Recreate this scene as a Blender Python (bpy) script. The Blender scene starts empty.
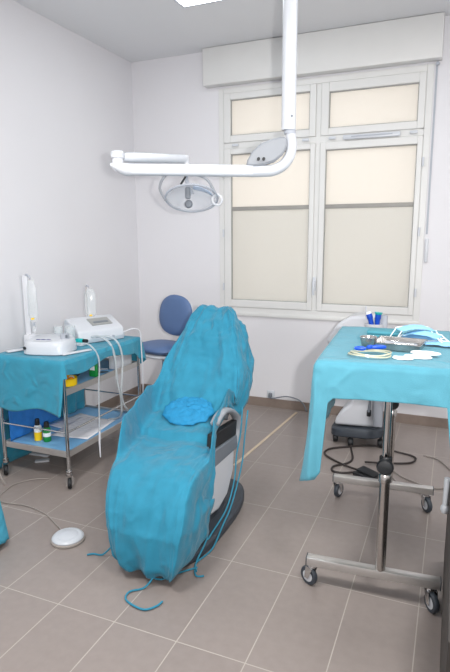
import bpy, bmesh, math, random
from mathutils import Vector, Matrix, noise
random.seed(7)
SC = bpy.context.scene
COL = SC.collection
PI = math.pi

# ------------------------------------------------------------------ materials
def lin(c):
    return tuple(((v/255)/12.92 if v/255 <= .04045 else ((v/255+.055)/1.055)**2.4) for v in c) + (1.0,)

def mat(name, rgb, rough=.5, metal=0.0, spec=.5, vary=.06, vscale=8.0, bump=0.0, bscale=60.0, trans=0.0, alpha=1.0, sheen=0.0, ior=1.45, stretch=(1, 1, 1), wrinkle=0.0):
    m = bpy.data.materials.new(name); m.use_nodes = True
    nt = m.node_tree; b = nt.nodes['Principled BSDF']
    tc = nt.nodes.new('ShaderNodeTexCoord')
    mp = nt.nodes.new('ShaderNodeMapping'); mp.inputs['Scale'].default_value = stretch
    nt.links.new(tc.outputs['Object'], mp.inputs['Vector'])
    nz = nt.nodes.new('ShaderNodeTexNoise'); nz.inputs['Scale'].default_value = vscale; nz.inputs['Detail'].default_value = 4
    nt.links.new(mp.outputs['Vector'], nz.inputs['Vector'])
    rp = nt.nodes.new('ShaderNodeValToRGB')
    c = lin(rgb)
    rp.color_ramp.elements[0].position = .3; rp.color_ramp.elements[1].position = .7
    rp.color_ramp.elements[0].color = tuple(v*(1-vary) for v in c[:3]) + (1,)
    rp.color_ramp.elements[1].color = tuple(min(1, v*(1+vary)) for v in c[:3]) + (1,)
    nt.links.new(nz.outputs['Fac'], rp.inputs['Fac'])
    nt.links.new(rp.outputs['Color'], b.inputs['Base Color'])
    b.inputs['Roughness'].default_value = rough
    b.inputs['Metallic'].default_value = metal
    b.inputs['Specular IOR Level'].default_value = spec
    b.inputs['Transmission Weight'].default_value = trans
    b.inputs['Alpha'].default_value = alpha
    b.inputs['IOR'].default_value = ior
    if sheen:
        b.inputs['Sheen Weight'].default_value = sheen
    if bump:
        n2 = nt.nodes.new('ShaderNodeTexNoise'); n2.inputs['Scale'].default_value = bscale; n2.inputs['Detail'].default_value = 6
        nt.links.new(mp.outputs['Vector'], n2.inputs['Vector'])
        bp = nt.nodes.new('ShaderNodeBump'); bp.inputs['Strength'].default_value = bump; bp.inputs['Distance'].default_value = .01
        nt.links.new(n2.outputs['Fac'], bp.inputs['Height']); nt.links.new(bp.outputs['Normal'], b.inputs['Normal'])
        if wrinkle:                                    # soft creases of thin unfolded cloth
            n3 = nt.nodes.new('ShaderNodeTexNoise'); n3.inputs['Scale'].default_value = 7; n3.inputs['Detail'].default_value = 3
            n3.inputs['Distortion'].default_value = 1.2
            try: n3.noise_type = 'RIDGED_MULTIFRACTAL'
            except Exception: pass
            nt.links.new(mp.outputs['Vector'], n3.inputs['Vector'])
            b3 = nt.nodes.new('ShaderNodeBump'); b3.inputs['Strength'].default_value = wrinkle; b3.inputs['Distance'].default_value = .02
            nt.links.new(n3.outputs['Fac'], b3.inputs['Height']); nt.links.new(bp.outputs['Normal'], b3.inputs['Normal']); nt.links.new(b3.outputs['Normal'], b.inputs['Normal'])
    return m

def emit_mat(name, rgb, strength):
    m = bpy.data.materials.new(name); m.use_nodes = True
    b = m.node_tree.nodes['Principled BSDF']
    b.inputs['Base Color'].default_value = lin(rgb)
    b.inputs['Emission Color'].default_value = lin(rgb); b.inputs['Emission Strength'].default_value = strength
    return m

def tile_mat():
    m = bpy.data.materials.new('floor tiles'); m.use_nodes = True
    nt = m.node_tree; b = nt.nodes['Principled BSDF']; N = nt.nodes.new; L = nt.links.new
    tc = N('ShaderNodeTexCoord'); sp = N('ShaderNodeSeparateXYZ'); L(tc.outputs['Object'], sp.inputs[0])
    def grid(out, off, size, w):
        a = N('ShaderNodeMath'); a.operation = 'SUBTRACT'; L(out, a.inputs[0]); a.inputs[1].default_value = off
        d = N('ShaderNodeMath'); d.operation = 'DIVIDE'; L(a.outputs[0], d.inputs[0]); d.inputs[1].default_value = size
        f = N('ShaderNodeMath'); f.operation = 'ADD'; L(d.outputs[0], f.inputs[0]); f.inputs[1].default_value = .5
        fl = N('ShaderNodeMath'); fl.operation = 'FLOOR'; L(f.outputs[0], fl.inputs[0])
        s = N('ShaderNodeMath'); s.operation = 'SUBTRACT'; L(d.outputs[0], s.inputs[0]); L(fl.outputs[0], s.inputs[1])
        ab = N('ShaderNodeMath'); ab.operation = 'ABSOLUTE'; L(s.outputs[0], ab.inputs[0])
        lt = N('ShaderNodeMath'); lt.operation = 'LESS_THAN'; L(ab.outputs[0], lt.inputs[0]); lt.inputs[1].default_value = w/size
        fd = N('ShaderNodeMath'); fd.operation = 'FLOOR'; L(d.outputs[0], fd.inputs[0])
        return lt, fd
    gx, ix = grid(sp.outputs['X'], -1.8463, .30, .0022)
    gy, iy = grid(sp.outputs['Y'], 1.7145, .60, .0022)
    mx = N('ShaderNodeMath'); mx.operation = 'MAXIMUM'; L(gx.outputs[0], mx.inputs[0]); L(gy.outputs[0], mx.inputs[1])
    cm = N('ShaderNodeCombineXYZ'); L(ix.outputs[0], cm.inputs[0]); L(iy.outputs[0], cm.inputs[1])
    wn = N('ShaderNodeTexWhiteNoise'); wn.noise_dimensions = '2D'; L(cm.outputs[0], wn.inputs['Vector'])
    nz = N('ShaderNodeTexNoise'); nz.inputs['Scale'].default_value = 25; nz.inputs['Detail'].default_value = 6
    L(tc.outputs['Object'], nz.inputs['Vector'])
    ad = N('ShaderNodeMath'); ad.operation = 'MULTIPLY_ADD'; L(wn.outputs['Value'], ad.inputs[0]); ad.inputs[1].default_value = .35; L(nz.outputs['Fac'], ad.inputs[2])
    rp = N('ShaderNodeValToRGB'); L(ad.outputs[0], rp.inputs['Fac'])
    rp.color_ramp.elements[0].position = .25; rp.color_ramp.elements[0].color = lin((142, 132, 127))
    rp.color_ramp.elements[1].position = 1.0; rp.color_ramp.elements[1].color = lin((151, 141, 136))
    mix = N('ShaderNodeMixRGB'); L(mx.outputs[0], mix.inputs['Fac']); L(rp.outputs['Color'], mix.inputs['Color1'])
    mix.inputs['Color2'].default_value = lin((182, 174, 166))
    L(mix.outputs['Color'], b.inputs['Base Color'])
    rr = N('ShaderNodeMath'); rr.operation = 'MULTIPLY_ADD'; L(mx.outputs[0], rr.inputs[0]); rr.inputs[1].default_value = .4; rr.inputs[2].default_value = .34
    L(rr.outputs[0], b.inputs['Roughness']); b.inputs['Specular IOR Level'].default_value = .4
    bp = N('ShaderNodeBump'); bp.inputs['Strength'].default_value = .3; bp.inputs['Distance'].default_value = .002; bp.invert = True
    L(mx.outputs[0], bp.inputs['Height']); L(bp.outputs['Normal'], b.inputs['Normal'])
    return m

def frosted(name, rgb):
    m = bpy.data.materials.new(name); m.use_nodes = True
    nt = m.node_tree; N = nt.nodes.new; L = nt.links.new
    out = nt.nodes['Material Output']; nt.nodes.remove(nt.nodes['Principled BSDF'])
    tr = N('ShaderNodeBsdfTranslucent'); df = N('ShaderNodeBsdfDiffuse'); gl = N('ShaderNodeBsdfGlossy')
    nz = N('ShaderNodeTexNoise'); nz.inputs['Scale'].default_value = 220
    tc = N('ShaderNodeTexCoord'); L(tc.outputs['Object'], nz.inputs['Vector'])
    bp = N('ShaderNodeBump'); bp.inputs['Strength'].default_value = .15; bp.inputs['Distance'].default_value = .002
    L(nz.outputs['Fac'], bp.inputs['Height']); L(bp.outputs['Normal'], gl.inputs['Normal'])
    tr.inputs['Color'].default_value = lin(rgb); df.inputs['Color'].default_value = lin((225, 222, 215))
    gl.inputs['Roughness'].default_value = .3
    a = N('ShaderNodeMixShader'); a.inputs['Fac'].default_value = .22; L(tr.outputs[0], a.inputs[1]); L(df.outputs[0], a.inputs[2])
    fr = N('ShaderNodeFresnel'); fr.inputs['IOR'].default_value = 1.35
    b = N('ShaderNodeMixShader'); L(fr.outputs[0], b.inputs['Fac']); L(a.outputs[0], b.inputs[1]); L(gl.outputs[0], b.inputs[2])
    L(b.outputs[0], out.inputs['Surface'])
    return m

def clear_mat(name, rgb, alpha, rough=.15):
    return mat(name, rgb, rough=rough, alpha=alpha, vary=.02)

M = dict(
    wall=mat('wall paint', (223, 222, 225), rough=.75, spec=.25, vary=.012, vscale=1.5, bump=.03, bscale=300),
    ceil=mat('ceiling paint', (222, 223, 225), rough=.85, spec=.2, vary=.012, vscale=1.5),
    skirt=mat('tile skirting', (136, 122, 113), rough=.35, vary=.05, vscale=20),
    floor=tile_mat(),
    frame=mat('window frame lacquer', (219, 219, 217), rough=.4, vary=.01),
    rubber=mat('grey seal', (160, 160, 158), rough=.7),
    rail=mat('rail grey', (150, 148, 143), rough=.5),
    guard=None, frost=frosted('frosted glass', (250, 248, 244)),
    outside=mat('outside render', (234, 228, 223), rough=.9),
    white=mat('white lacquer', (200, 204, 210), rough=.28, vary=.01),
    whitem=mat('white matt plastic', (204, 206, 211), rough=.45, vary=.015),
    offw=mat('pale grey plastic', (205, 208, 213), rough=.4, vary=.02),
    lgrey=mat('light grey plastic', (168, 173, 182), rough=.45, vary=.02),
    armgrey=mat('armrest grey', (146, 150, 156), rough=.45, vary=.02),
    mgrey=mat('mid grey plastic', (118, 124, 132), rough=.5, vary=.03),
    dgrey=mat('dark grey plastic', (62, 68, 76), rough=.5, vary=.04),
    cabinet=mat('dark grey cabinet', (64, 60, 57), rough=.55, vary=.05),
    black=mat('black plastic', (28, 30, 33), rough=.5, vary=.05),
    steel=mat('brushed steel', (196, 192, 188), rough=.24, metal=1.0, vary=.05, vscale=30, stretch=(1, 1, 12)),
    steelh=mat('brushed steel bar', (208, 205, 202), rough=.36, metal=.8, vary=.06, vscale=30, stretch=(1, 12, 12)),
    dsteel=mat('dull steel', (172, 170, 168), rough=.25, metal=.9, vary=.08, vscale=30),
    chrome=mat('polished chrome', (215, 215, 215), rough=.12, metal=1.0, vary=.01),
    chair_cloth=mat('chair drape cloth', (40, 128, 156), rough=.7, spec=.3, wrinkle=.8, vary=.09, vscale=14, bump=.25, bscale=350, sheen=.15),
    cart_cloth=mat('trolley drape cloth', (50, 140, 166), rough=.7, spec=.3, wrinkle=.9, vary=.08, vscale=10, bump=.25, bscale=350, sheen=.15),
    table_cloth=mat('table drape cloth', (78, 144, 162), rough=.7, spec=.3, wrinkle=.7, vary=.06, vscale=10, bump=.25, bscale=350, sheen=.15),
    fore_cloth=mat('low drape cloth', (78, 168, 196), rough=.7, spec=.3, wrinkle=.4, vary=.06, vscale=10, bump=.25, bscale=350),
    blue_sheet=mat('blue sheet', (48, 128, 208), rough=.6, vary=.1, vscale=9, bump=.2, bscale=120),
    liner=mat('pale blue liner', (120, 176, 218), rough=.5, vary=.06, vscale=9),
    cap=mat('cap blue', (28, 130, 176), rough=.7, vary=.1, vscale=25, bump=.4, bscale=160),
    tie=mat('tie cloth', (50, 136, 164), rough=.8, vary=.06),
    stool=mat('stool blue vinyl', (84, 108, 148), rough=.5, vary=.04),
    paper=mat('paper', (226, 226, 230), rough=.8, vary=.02),
    ink=mat('ink', (188, 192, 200), rough=.8),
    yellow=mat('yellow', (240, 200, 22), rough=.45), green=mat('green', (22, 140, 62), rough=.45),
    orange=mat('orange', (240, 150, 30), rough=.5),
    tube=mat('silicone tube', (196, 204, 208), rough=.35, vary=.03, alpha=.5),
    coil=mat('ivory tubing', (178, 178, 156), rough=.3, vary=.05),
    blue=mat('royal blue plastic', (20, 76, 190), rough=.35), navy=mat('navy print', (50, 58, 120), rough=.5),
    teal=mat('teal plastic', (30, 180, 180), rough=.4),
    tealpad=mat('folded teal towel', (72, 140, 154), rough=.8, vary=.05, bump=.2, bscale=300),
    mask=mat('mask blue', (140, 196, 232), rough=.8, vary=.05, bump=.3, bscale=200),
    gauze=mat('gauze', (240, 244, 246), rough=.9, vary=.02),
    cable=mat('dark cable', (52, 46, 44), rough=.5), gcable=mat('grey cable', (158, 150, 144), rough=.5),
    clear=clear_mat('clear plastic', (222, 228, 230), .28), glassy=clear_mat('clear cup', (225, 232, 235), .3, .08),
    lampglass=clear_mat('lamp shield', (214, 218, 224), .38, .08),
    bluelens=mat('bluish reflector', (212, 226, 246), rough=.25, metal=.2, vary=.02),
    screen=mat('grey display', (150, 152, 150), rough=.3), light_streak=mat('pale light streak', (205, 188, 164), rough=.5),  # the beige stands in for a streak of light on the floor
)
M['guard'] = frosted('guard panel', (240, 240, 240))
_nt = M['guard'].node_tree; _o = _nt.nodes['Material Output']; _src = _o.inputs['Surface'].links[0].from_socket
_tp = _nt.nodes.new('ShaderNodeBsdfTransparent'); _mx = _nt.nodes.new('ShaderNodeMixShader'); _mx.inputs['Fac'].default_value = .30
_tp.inputs['Color'].default_value = (.93, .96, .98, 1)
_nt.links.new(_tp.outputs[0], _mx.inputs[1]); _nt.links.new(_src, _mx.inputs[2]); _nt.links.new(_mx.outputs[0], _o.inputs['Surface'])
LIGHT_ON = emit_mat('lit diffuser', (242, 250, 255), 9.0)

# ------------------------------------------------------------------ helpers
ORG = {}
def tag(o, label=None, cat=None, group=None, kind=None):
    if label: o['label'] = label
    if cat: o['category'] = cat
    if group: o['group'] = group
    if kind: o['kind'] = kind
    return o

def thing(name, loc, label=None, cat=None, group=None, kind=None):
    o = bpy.data.objects.new(name, None); COL.objects.link(o); o.location = loc; o.empty_display_size = .05
    ORG[o.name] = Vector(loc)
    return tag(o, label, cat, group, kind)

def frame_from(d):
    d = d.normalized(); a = Vector((0, 0, 1)) if abs(d.z) < .9 else Vector((1, 0, 0))
    u = d.cross(a).normalized(); return u, u.cross(d).normalized()

def spline(pts, n=8):
    P = [Vector(p) for p in pts]; out = []
    for i in range(len(P)-1):
        p0 = P[max(i-1, 0)]; p1 = P[i]; p2 = P[i+1]; p3 = P[min(i+2, len(P)-1)]
        for k in range(n):
            t = k/n
            out.append(.5*((2*p1)+(p2-p0)*t+(2*p0-5*p1+4*p2-p3)*t*t+(3*p1-p0-3*p2+p3)*t*t*t))
    out.append(P[-1]); return out

class MB:
    def __init__(s): s.bm = bmesh.new()
    def box(s, c, size, rot=None, bev=0.0, seg=2):
        r = bmesh.ops.create_cube(s.bm, size=1.0); vs = r['verts']
        mt = Matrix.Translation(c) @ (rot.to_4x4() if rot else Matrix()) @ Matrix.Diagonal((*size, 1))
        bmesh.ops.transform(s.bm, matrix=mt, verts=vs)
        if bev:
            es = list({e for v in vs for e in v.link_edges})
            bmesh.ops.bevel(s.bm, geom=es, offset=bev, segments=seg, affect='EDGES', profile=.5)
        return s
    def ring(s, pts): return [s.bm.verts.new(p) for p in pts]
    def bridge(s, a, b):
        n = len(a)
        for i in range(n): s.bm.faces.new((a[i], a[(i+1) % n], b[(i+1) % n], b[i]))
    def tube(s, pts, r, seg=8, caps=True):
        P = [Vector(p) for p in pts]; R = r if isinstance(r, (list, tuple)) else [r]*len(P); rings = []
        u = None
        for i, p in enumerate(P):
            d = (P[min(i+1, len(P)-1)]-P[max(i-1, 0)])
            if d.length < 1e-9: d = Vector((0, 0, 1))
            d.normalize()
            if u is None: u, _ = frame_from(d)
            u = (u-d*u.dot(d)); u = u.normalized() if u.length > 1e-6 else frame_from(d)[0]
            w = d.cross(u)
            rings.append(s.ring([p+(u*math.cos(2*PI*k/seg)+w*math.sin(2*PI*k/seg))*R[i] for k in range(seg)]))
        for a, b in zip(rings, rings[1:]): s.bridge(a, b)
        if caps: s.bm.faces.new(rings[0][::-1]); s.bm.faces.new(rings[-1])
        return s
    def cyl(s, p0, p1, r, seg=20, r1=None): return s.tube([p0, p1], [r, r if r1 is None else r1], seg)
    def lathe(s, prof, org, seg=28, axis=None, sx=1, sy=1):
        rot = Vector((0, 0, 1)).rotation_difference(Vector(axis)).to_matrix() if axis else Matrix.Identity(3)
        O = Vector(org); rings = []
        for (r, z) in prof:
            rings.append(s.ring([O+rot @ Vector((max(r, 1e-4)*sx*math.cos(2*PI*k/seg), max(r, 1e-4)*sy*math.sin(2*PI*k/seg), z)) for k in range(seg)]))
        for a, b in zip(rings, rings[1:]): s.bridge(a, b)
        s.bm.faces.new(rings[0][::-1]); s.bm.faces.new(rings[-1]); return s
    def prism(s, poly, v):           # polygon (3-D points) extruded by v
        a = s.ring([Vector(p) for p in poly]); b = s.ring([Vector(p)+Vector(v) for p in poly])
        s.bridge(a, b); s.bm.faces.new(a[::-1]); s.bm.faces.new(b); return s
    def grid(s, f, nu, nv, closed_v=False):
        g = [[s.bm.verts.new(f(i/nu, j/nv)) for j in range(nv+(0 if closed_v else 1))] for i in range(nu+1)]
        m = len(g[0])
        for i in range(nu):
            for j in range(m if closed_v else m-1):
                s.bm.faces.new((g[i][j], g[i+1][j], g[i+1][(j+1) % m], g[i][(j+1) % m]))
        return s
    def build(s, name, m, parent=None, loc=None, smooth=True, bevel=0.0, solid=0.0, subsurf=0, angle=40, label=None, cat=None, group=None, kind=None):
        bmesh.ops.recalc_face_normals(s.bm, faces=s.bm.faces)
        me = bpy.data.meshes.new(name); org = ORG[parent.name] if parent else Vector(loc if loc is not None else (0, 0, 0))
        bmesh.ops.translate(s.bm, vec=-org, verts=s.bm.verts)
        s.bm.to_mesh(me); s.bm.free()
        o = bpy.data.objects.new(name, me); COL.objects.link(o); me.materials.append(m)
        if parent: o.parent = parent
        else: o.location = org
        ORG[o.name] = org
        if smooth:
            for p in me.polygons: p.use_smooth = True
            if angle < 180:
                try: me.set_sharp_from_angle(angle=math.radians(angle))
                except Exception: pass
        if bevel:
            md = o.modifiers.new('bevel', 'BEVEL'); md.width = bevel; md.segments = 2; md.limit_method = 'ANGLE'
        if subsurf:
            md = o.modifiers.new('sub', 'SUBSURF'); md.levels = md.render_levels = subsurf
        if solid:
            md = o.modifiers.new('solid', 'SOLIDIFY'); md.thickness = solid; md.offset = -1
        return tag(o, label, cat, group, kind)

def box(name, lo, hi, m, parent=None, bev=.0, **k):
    c = [(a+b)/2 for a, b in zip(lo, hi)]; sz = [abs(b-a) for a, b in zip(lo, hi)]
    if parent is None and 'loc' not in k: k['loc'] = (c[0], c[1], min(lo[2], hi[2]))
    return MB().box(c, sz, bev=bev).build(name, m, parent, smooth=bool(bev), **k)

def fbm(p, oct=4): return noise.fractal(Vector(p), 1.0, 2.0, oct)

# ------------------------------------------------------------------ setting
XL, XR, YB, YF, H = -2.98, 1.5, 4.794, -1.0, 3.26
box('floor', (XL-.1, YF-.1, -.1), (XR+.1, YB+.25, 0), M['floor'], kind='structure', loc=(0, 0, 0))
box('ceiling', (XL-.1, YF-.1, H), (XR+.1, YB+.25, H+.1), M['ceil'], kind='structure')
box('wall_left', (XL-.1, YF-.1, 0), (XL, YB+.25, H), M['wall'], kind='structure')
box('wall_right', (XR, YF-.1, 0), (XR+.1, YB+.25, H), M['wall'], kind='structure')
box('wall_front', (XL, YF-.1, 0), (XR, YF, H), M['wall'], kind='structure')
WX0, WX1, WZ0, WZ1 = -2.07, -.245, .905, 2.93
w = MB()
for lo, hi in (((XL, YB, 0), (WX0, YB+.25, H)), ((WX1, YB, 0), (XR, YB+.25, H)), ((WX0, YB, 0), (WX1, YB+.25, WZ0)), ((WX0, YB, WZ1), (WX1, YB+.25, H))):
    w.box([(a+b)/2 for a, b in zip(lo, hi)], [b-a for a, b in zip(lo, hi)])
w.build('wall_back', M['wall'], smooth=False, kind='structure')
box('baseboard_back', (XL, YB-.012, 0), (XR, YB, .085), M['skirt'], kind='structure')
box('baseboard_left', (XL, YF, 0), (XL+.012, YB-.012, .085), M['skirt'], kind='structure')
# roller shutter casing above the window
box('trim_1', (-2.185, YB-.10, 2.945), (-.19, YB-.0, H-.004), M['frame'], bev=.006, kind='structure')
box('trim_2', (-2.07, YB-.02, .875), (-.235, YB-.0, .908), M['frame'], bev=.004, kind='structure')

# window
win = thing('window_1', (-1.15, YB, WZ0), kind='structure')
Fy0, Fy1 = YB-.008, YB+.07
f = MB()
for lo, hi in (((WX0, Fy0, WZ0), (WX0+.05, Fy1, WZ1)), ((WX1-.05, Fy0, WZ0), (WX1, Fy1, WZ1)), ((WX0+.05, Fy0, WZ0), (WX1-.05, Fy1, WZ0+.05)), ((WX0+.05, Fy0, WZ1-.05), (WX1-.05, Fy1, WZ1)), ((WX0+.05, Fy0+.004, 2.405), (WX1-.05, Fy1, 2.455)), ((-1.165, Fy0+.0035, WZ0+.05), (-1.125, Fy1, WZ1-.05))):
    f.box([(a+b)/2 for a, b in zip(lo, hi)], [b-a for a, b in zip(lo, hi)])
for lo, hi in (((-1.19, YB-.001, WZ0+.05), (-1.10, Fy1-.013, WZ1-.05)), ((WX0+.04, YB-.0015, 2.39), (WX1-.04, Fy1-.013, 2.47)), ((WX0+.04, YB-.0015, WZ0+.04), (WX0+.07, Fy1-.013, WZ1-.04)), ((WX1-.07, YB-.0015, WZ0+.04), (WX1-.04, Fy1-.013, WZ1-.04)), ((WX0+.05, YB-.0015, WZ1-.07), (WX1-.05, Fy1-.013, WZ1-.04)), ((WX0+.05, YB-.0015, WZ0+.04), (WX1-.05, Fy1-.013, WZ0+.06))):
    f.box([(a+b)/2 for a, b in zip(lo, hi)], [b-a for a, b in zip(lo, hi)])
f.build('window_frame', M['frame'], win, smooth=False, bevel=.004)
PANES = [(-1.952, -1.222, 2.518, 2.825), (-1.058, -.348, 2.515, 2.805), (-1.95, -1.21, 1.025, 2.356), (-1.076, -.338, 1.02, 2.342)]
SASH = [(-2.015, -1.168, 2.458, 2.878), (-1.122, -.298, 2.458, 2.878), (-2.015, -1.168, .958, 2.402), (-1.122, -.298, .958, 2.402)]
for i, ((x0, x1, z0, z1), (a0, a1, c0, c1)) in enumerate(zip(PANES, SASH)):
    s = MB(); ya, yb = YB-.018, YB+.045
    for lo, hi in (((a0, ya, c0), (x0, yb, c1)), ((x1, ya, c0), (a1, yb, c1)), ((x0, ya, c0), (x1, yb, z0)), ((x0, ya, z1), (x1, yb, c1))):
        s.box([(p+q)/2 for p, q in zip(lo, hi)], [q-p for p, q in zip(lo, hi)])
    so = s.build('sash', M['frame'], win, smooth=False, bevel=.004)
    g = MB()
    for lo, hi in (((x0-.001, YB-.004, z0), (x0+.006, YB+.012, z1)), ((x1-.006, YB-.004, z0), (x1+.001, YB+.012, z1)), ((x0, YB-.004, z0-.001), (x1, YB+.012, z0+.006)), ((x0, YB-.004, z1-.007), (x1, YB+.012, z1+.001))):
        g.box([(p+q)/2 for p, q in zip(lo, hi)], [q-p for p, q in zip(lo, hi)])
    g.build('seal', M['rubber'], so, smooth=False)
    box('pane', (x0, YB+.012, z0), (x1, YB+.018, z1), M['frost'], so)
    if i > 1:
        zr = 1.872
        box('glazing_bar', (x0-.002, YB+.0, zr-.019), (x1+.002, YB+.014, zr+.017), M['rail'], so, bev=.003)
        box('guard_panel', (x0-.002, YB+.03, z0), (x1+.002, YB+.036, zr), M['guard'], so)
# espagnolette handle and small fittings
hn = MB(); hn.box((-1.143, YB-.03, 1.20), (.03, .016, .12), bev=.006); hn.cyl((-1.143, YB-.03, 1.22), (-1.143, YB-.06, 1.22), .009); hn.box((-1.143, YB-.062, 1.165), (.022, .014, .13), bev=.006)
hn.build('handle', M['white'], win)
for x, z in ((-2.02, 1.15), (-2.02, 2.2), (-.287, 1.15), (-.287, 2.2), (-2.02, 1.65), (-.287, 1.65)):
    MB().cyl((x, YB-.026, z-.035), (x, YB-.026, z+.035), .009, 12).build('hinge', M['white'], win)
vt = MB(); vt.box((-.70, YB-.03, 2.428), (.46, .022, .038), bev=.008)
vo = vt.build('vent_grille', M['white'], win)
box('slot', (-.86, YB-.0435, 2.426), (-.53, YB-.040, 2.434), M['lgrey'], vo)
for x in (-1.9, -1.25, -1.02, -.37):
    MB().box((x, YB-.028, 2.432), (.06, .014, .022), bev=.004).build('latch', M['white'], win)

# shutter strap on the right of the window
st = thing('shutter_strap', (-.215, YB, 1.38), 'thin shutter strap with winder at the right edge of the window', 'shutter strap')
MB().box((-.226, YB-.006, 2.28), (.014, .003, 1.30)).build('strap', M['lgrey'], st, smooth=False)
MB().box((-.221, YB-.012, 1.50), (.026, .024, .19), bev=.006).build('winder', M['offw'], st)
MB().cyl((-.221, YB-.012, 2.925), (-.221, YB-.03, 2.925), .014, 14).build('guide', M['lgrey'], st)

# outside the window
box('wall_outside', (-6, 8.0, -1), (4, 8.2, 2.8), M['outside'], kind='structure')
box('ground_outside', (-6, YB+.25, -1.0), (4, 8.0, -.9), M['outside'], kind='structure')

# ceiling light panel
cl = thing('ceiling_light', (-1.63, 3.54, H), 'square lit ceiling light panel at the top of the picture', 'ceiling light')
fr = MB()
for lo, hi in (((-1.94, 3.24, H-.008), (-1.92, 3.85, H)), ((-1.33, 3.24, H-.008), (-1.31, 3.85, H)), ((-1.92, 3.24, H-.008), (-1.33, 3.26, H)), ((-1.92, 3.83, H-.008), (-1.33, 3.85, H))):
    fr.box([(a+b)/2 for a, b in zip(lo, hi)], [b-a for a, b in zip(lo, hi)])
fr.build('frame', M['white'], cl, smooth=False)
MB().box((-1.625, 3.545, H-.004), (.59, .57, .007), bev=.002).build('diffuser', LIGHT_ON, cl)

# ------------------------------------------------------------------ operating lamp on its ceiling pole
R_ = Vector((.9214, -.3886 + .0, 0))  # along the picture's right
R_ = Vector((math.cos(math.radians(22.87)), math.sin(math.radians(22.87)), 0))
F_ = Vector((-R_.y, R_.x, 0))
LC = Vector((-.872, 2.962, 0))
lamp = thing('operating_lamp', (LC.x, LC.y, H), 'white jointed operating lamp hanging from a ceiling pole', 'operating lamp')
def LP(r, fwd, z): return LC+R_*r+F_*fwd+Vector((0, 0, z))
MB().cyl(LP(0, 0, 2.185), LP(0, 0, H), .0385, 28).build('ceiling_pole', M['white'], lamp)
MB().lathe([(.02, 0), (.1, 0), (.1, .03), (.05, .07), (.04, .07)], LP(0, 0, H-.07)).build('ceiling_rose', M['white'], lamp)
MB().cyl(LP(.008, 0, 2.165), LP(.008, 0, 2.187), .031, 24).build('collar', M['lgrey'], lamp)
MB().cyl(LP(.012, -.0375, 2.25), LP(.012, -.041, 2.25), .006, 10).build('screw', M['mgrey'], lamp)
elb = spline([LP(.012, 0, 2.17), LP(.018, 0, 2.11), LP(.010, 0, 2.055), LP(-.025, 0, 2.005), LP(-.08, 0, 1.978), LP(-.14, 0, 1.974), LP(-.2, 0, 1.974)], 8)
MB().tube(elb, [.027+.005*(i/len(elb)) for i in range(len(elb))], 18).build('elbow', M['white'], lamp)
def arm_beam(a, b, hz, wd):
    m = MB(); n = 20; rings = []
    for p in (a, b):
        rings.append(m.ring([p+F_*wd*math.copysign(abs(math.cos(t))**.6, math.cos(t))+Vector((0, 0, hz*math.copysign(abs(math.sin(t))**.6, math.sin(t)))) for t in [2*PI*k/n for k in range(n)]]))
    m.bridge(rings[0], rings[1]); m.bm.faces.new(rings[0][::-1]); m.bm.faces.new(rings[1]); return m
arm_beam(LP(-.19, 0, 1.974), LP(-.855, 0, 1.985), .031, .034).build('lower_arm', M['white'], lamp)
# teardrop housing in the bend
prof = [(-.228, 1.999), (-.222, 2.03), (-.195, 2.075), (-.15, 2.115), (-.10, 2.135), (-.045, 2.148), (-.012, 2.145), (-.006, 2.10), (-.03, 2.055), (-.075, 2.02), (-.13, 2.002), (-.19, 1.996)]
MB().prism([LP(r, -.03, z) for r, z in prof], F_*.06).build('housing', M['armgrey'], lamp, bevel=.012)
for r in (-.135, -.163):
    MB().cyl(LP(r, -.03, 2.032), LP(r, -.05, 2.032), .0085, 14).build('knob', M['black'], lamp)
# far joint
tip = MB(); n = 20; rings = []
for r, hz, zc, wd in ((-.85, .032, 1.985, .034), (-.88, .034, 1.986, .036), (-.91, .03, 1.992, .036), (-.94, .022, 2.002, .03), (-.965, .01, 2.010, .02)):
    rings.append(tip.ring([LP(r, wd*math.cos(t), zc+hz*math.sin(t)) for t in [2*PI*k/n for k in range(n)]]))
for a, b in zip(rings, rings[1:]): tip.bridge(a, b)
tip.bm.faces.new(rings[0][::-1]); tip.bm.faces.new(rings[-1]); tip.build('arm_tip', M['offw'], lamp)
MB().cyl(LP(-.925, .0, 1.99), LP(-.925, 0, 2.062), .03, 20).build('pivot', M['offw'], lamp)
MB().lathe([(.02, 0), (.036, .004), (.038, .03), (.03, .04), (.01, .043)], LP(-.925, 0, 2.042)).build('pivot_cap', M['white'], lamp)
U0 = LP(-.90, .012, 2.052); U1 = LP(-.575, .30, 2.078)
dU = (U1-U0).normalized(); nU = Vector((-dU.y, dU.x, 0)).normalized()
ua = MB(); n = 20; rings = []
for p, k in ((U0, .8), (U0+dU*.05, 1), (U1-dU*.02, .92), (U1, .7)):
    rings.append(ua.ring([p+nU*.03*k*math.cos(t)+Vector((0, 0, .027*k*math.sin(t))) for t in [2*PI*j/n for j in range(n)]]))
for a, b in zip(rings, rings[1:]): ua.bridge(a, b)
ua.bm.faces.new(rings[0][::-1]); ua.bm.faces.new(rings[-1]); ua.build('upper_arm', M['white'], lamp)
MB().cyl(U1+Vector((0, 0, .022)), U1-Vector((0, 0, .09)), .02, 18).build('drop_pivot', M['offw'], lamp)
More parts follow.
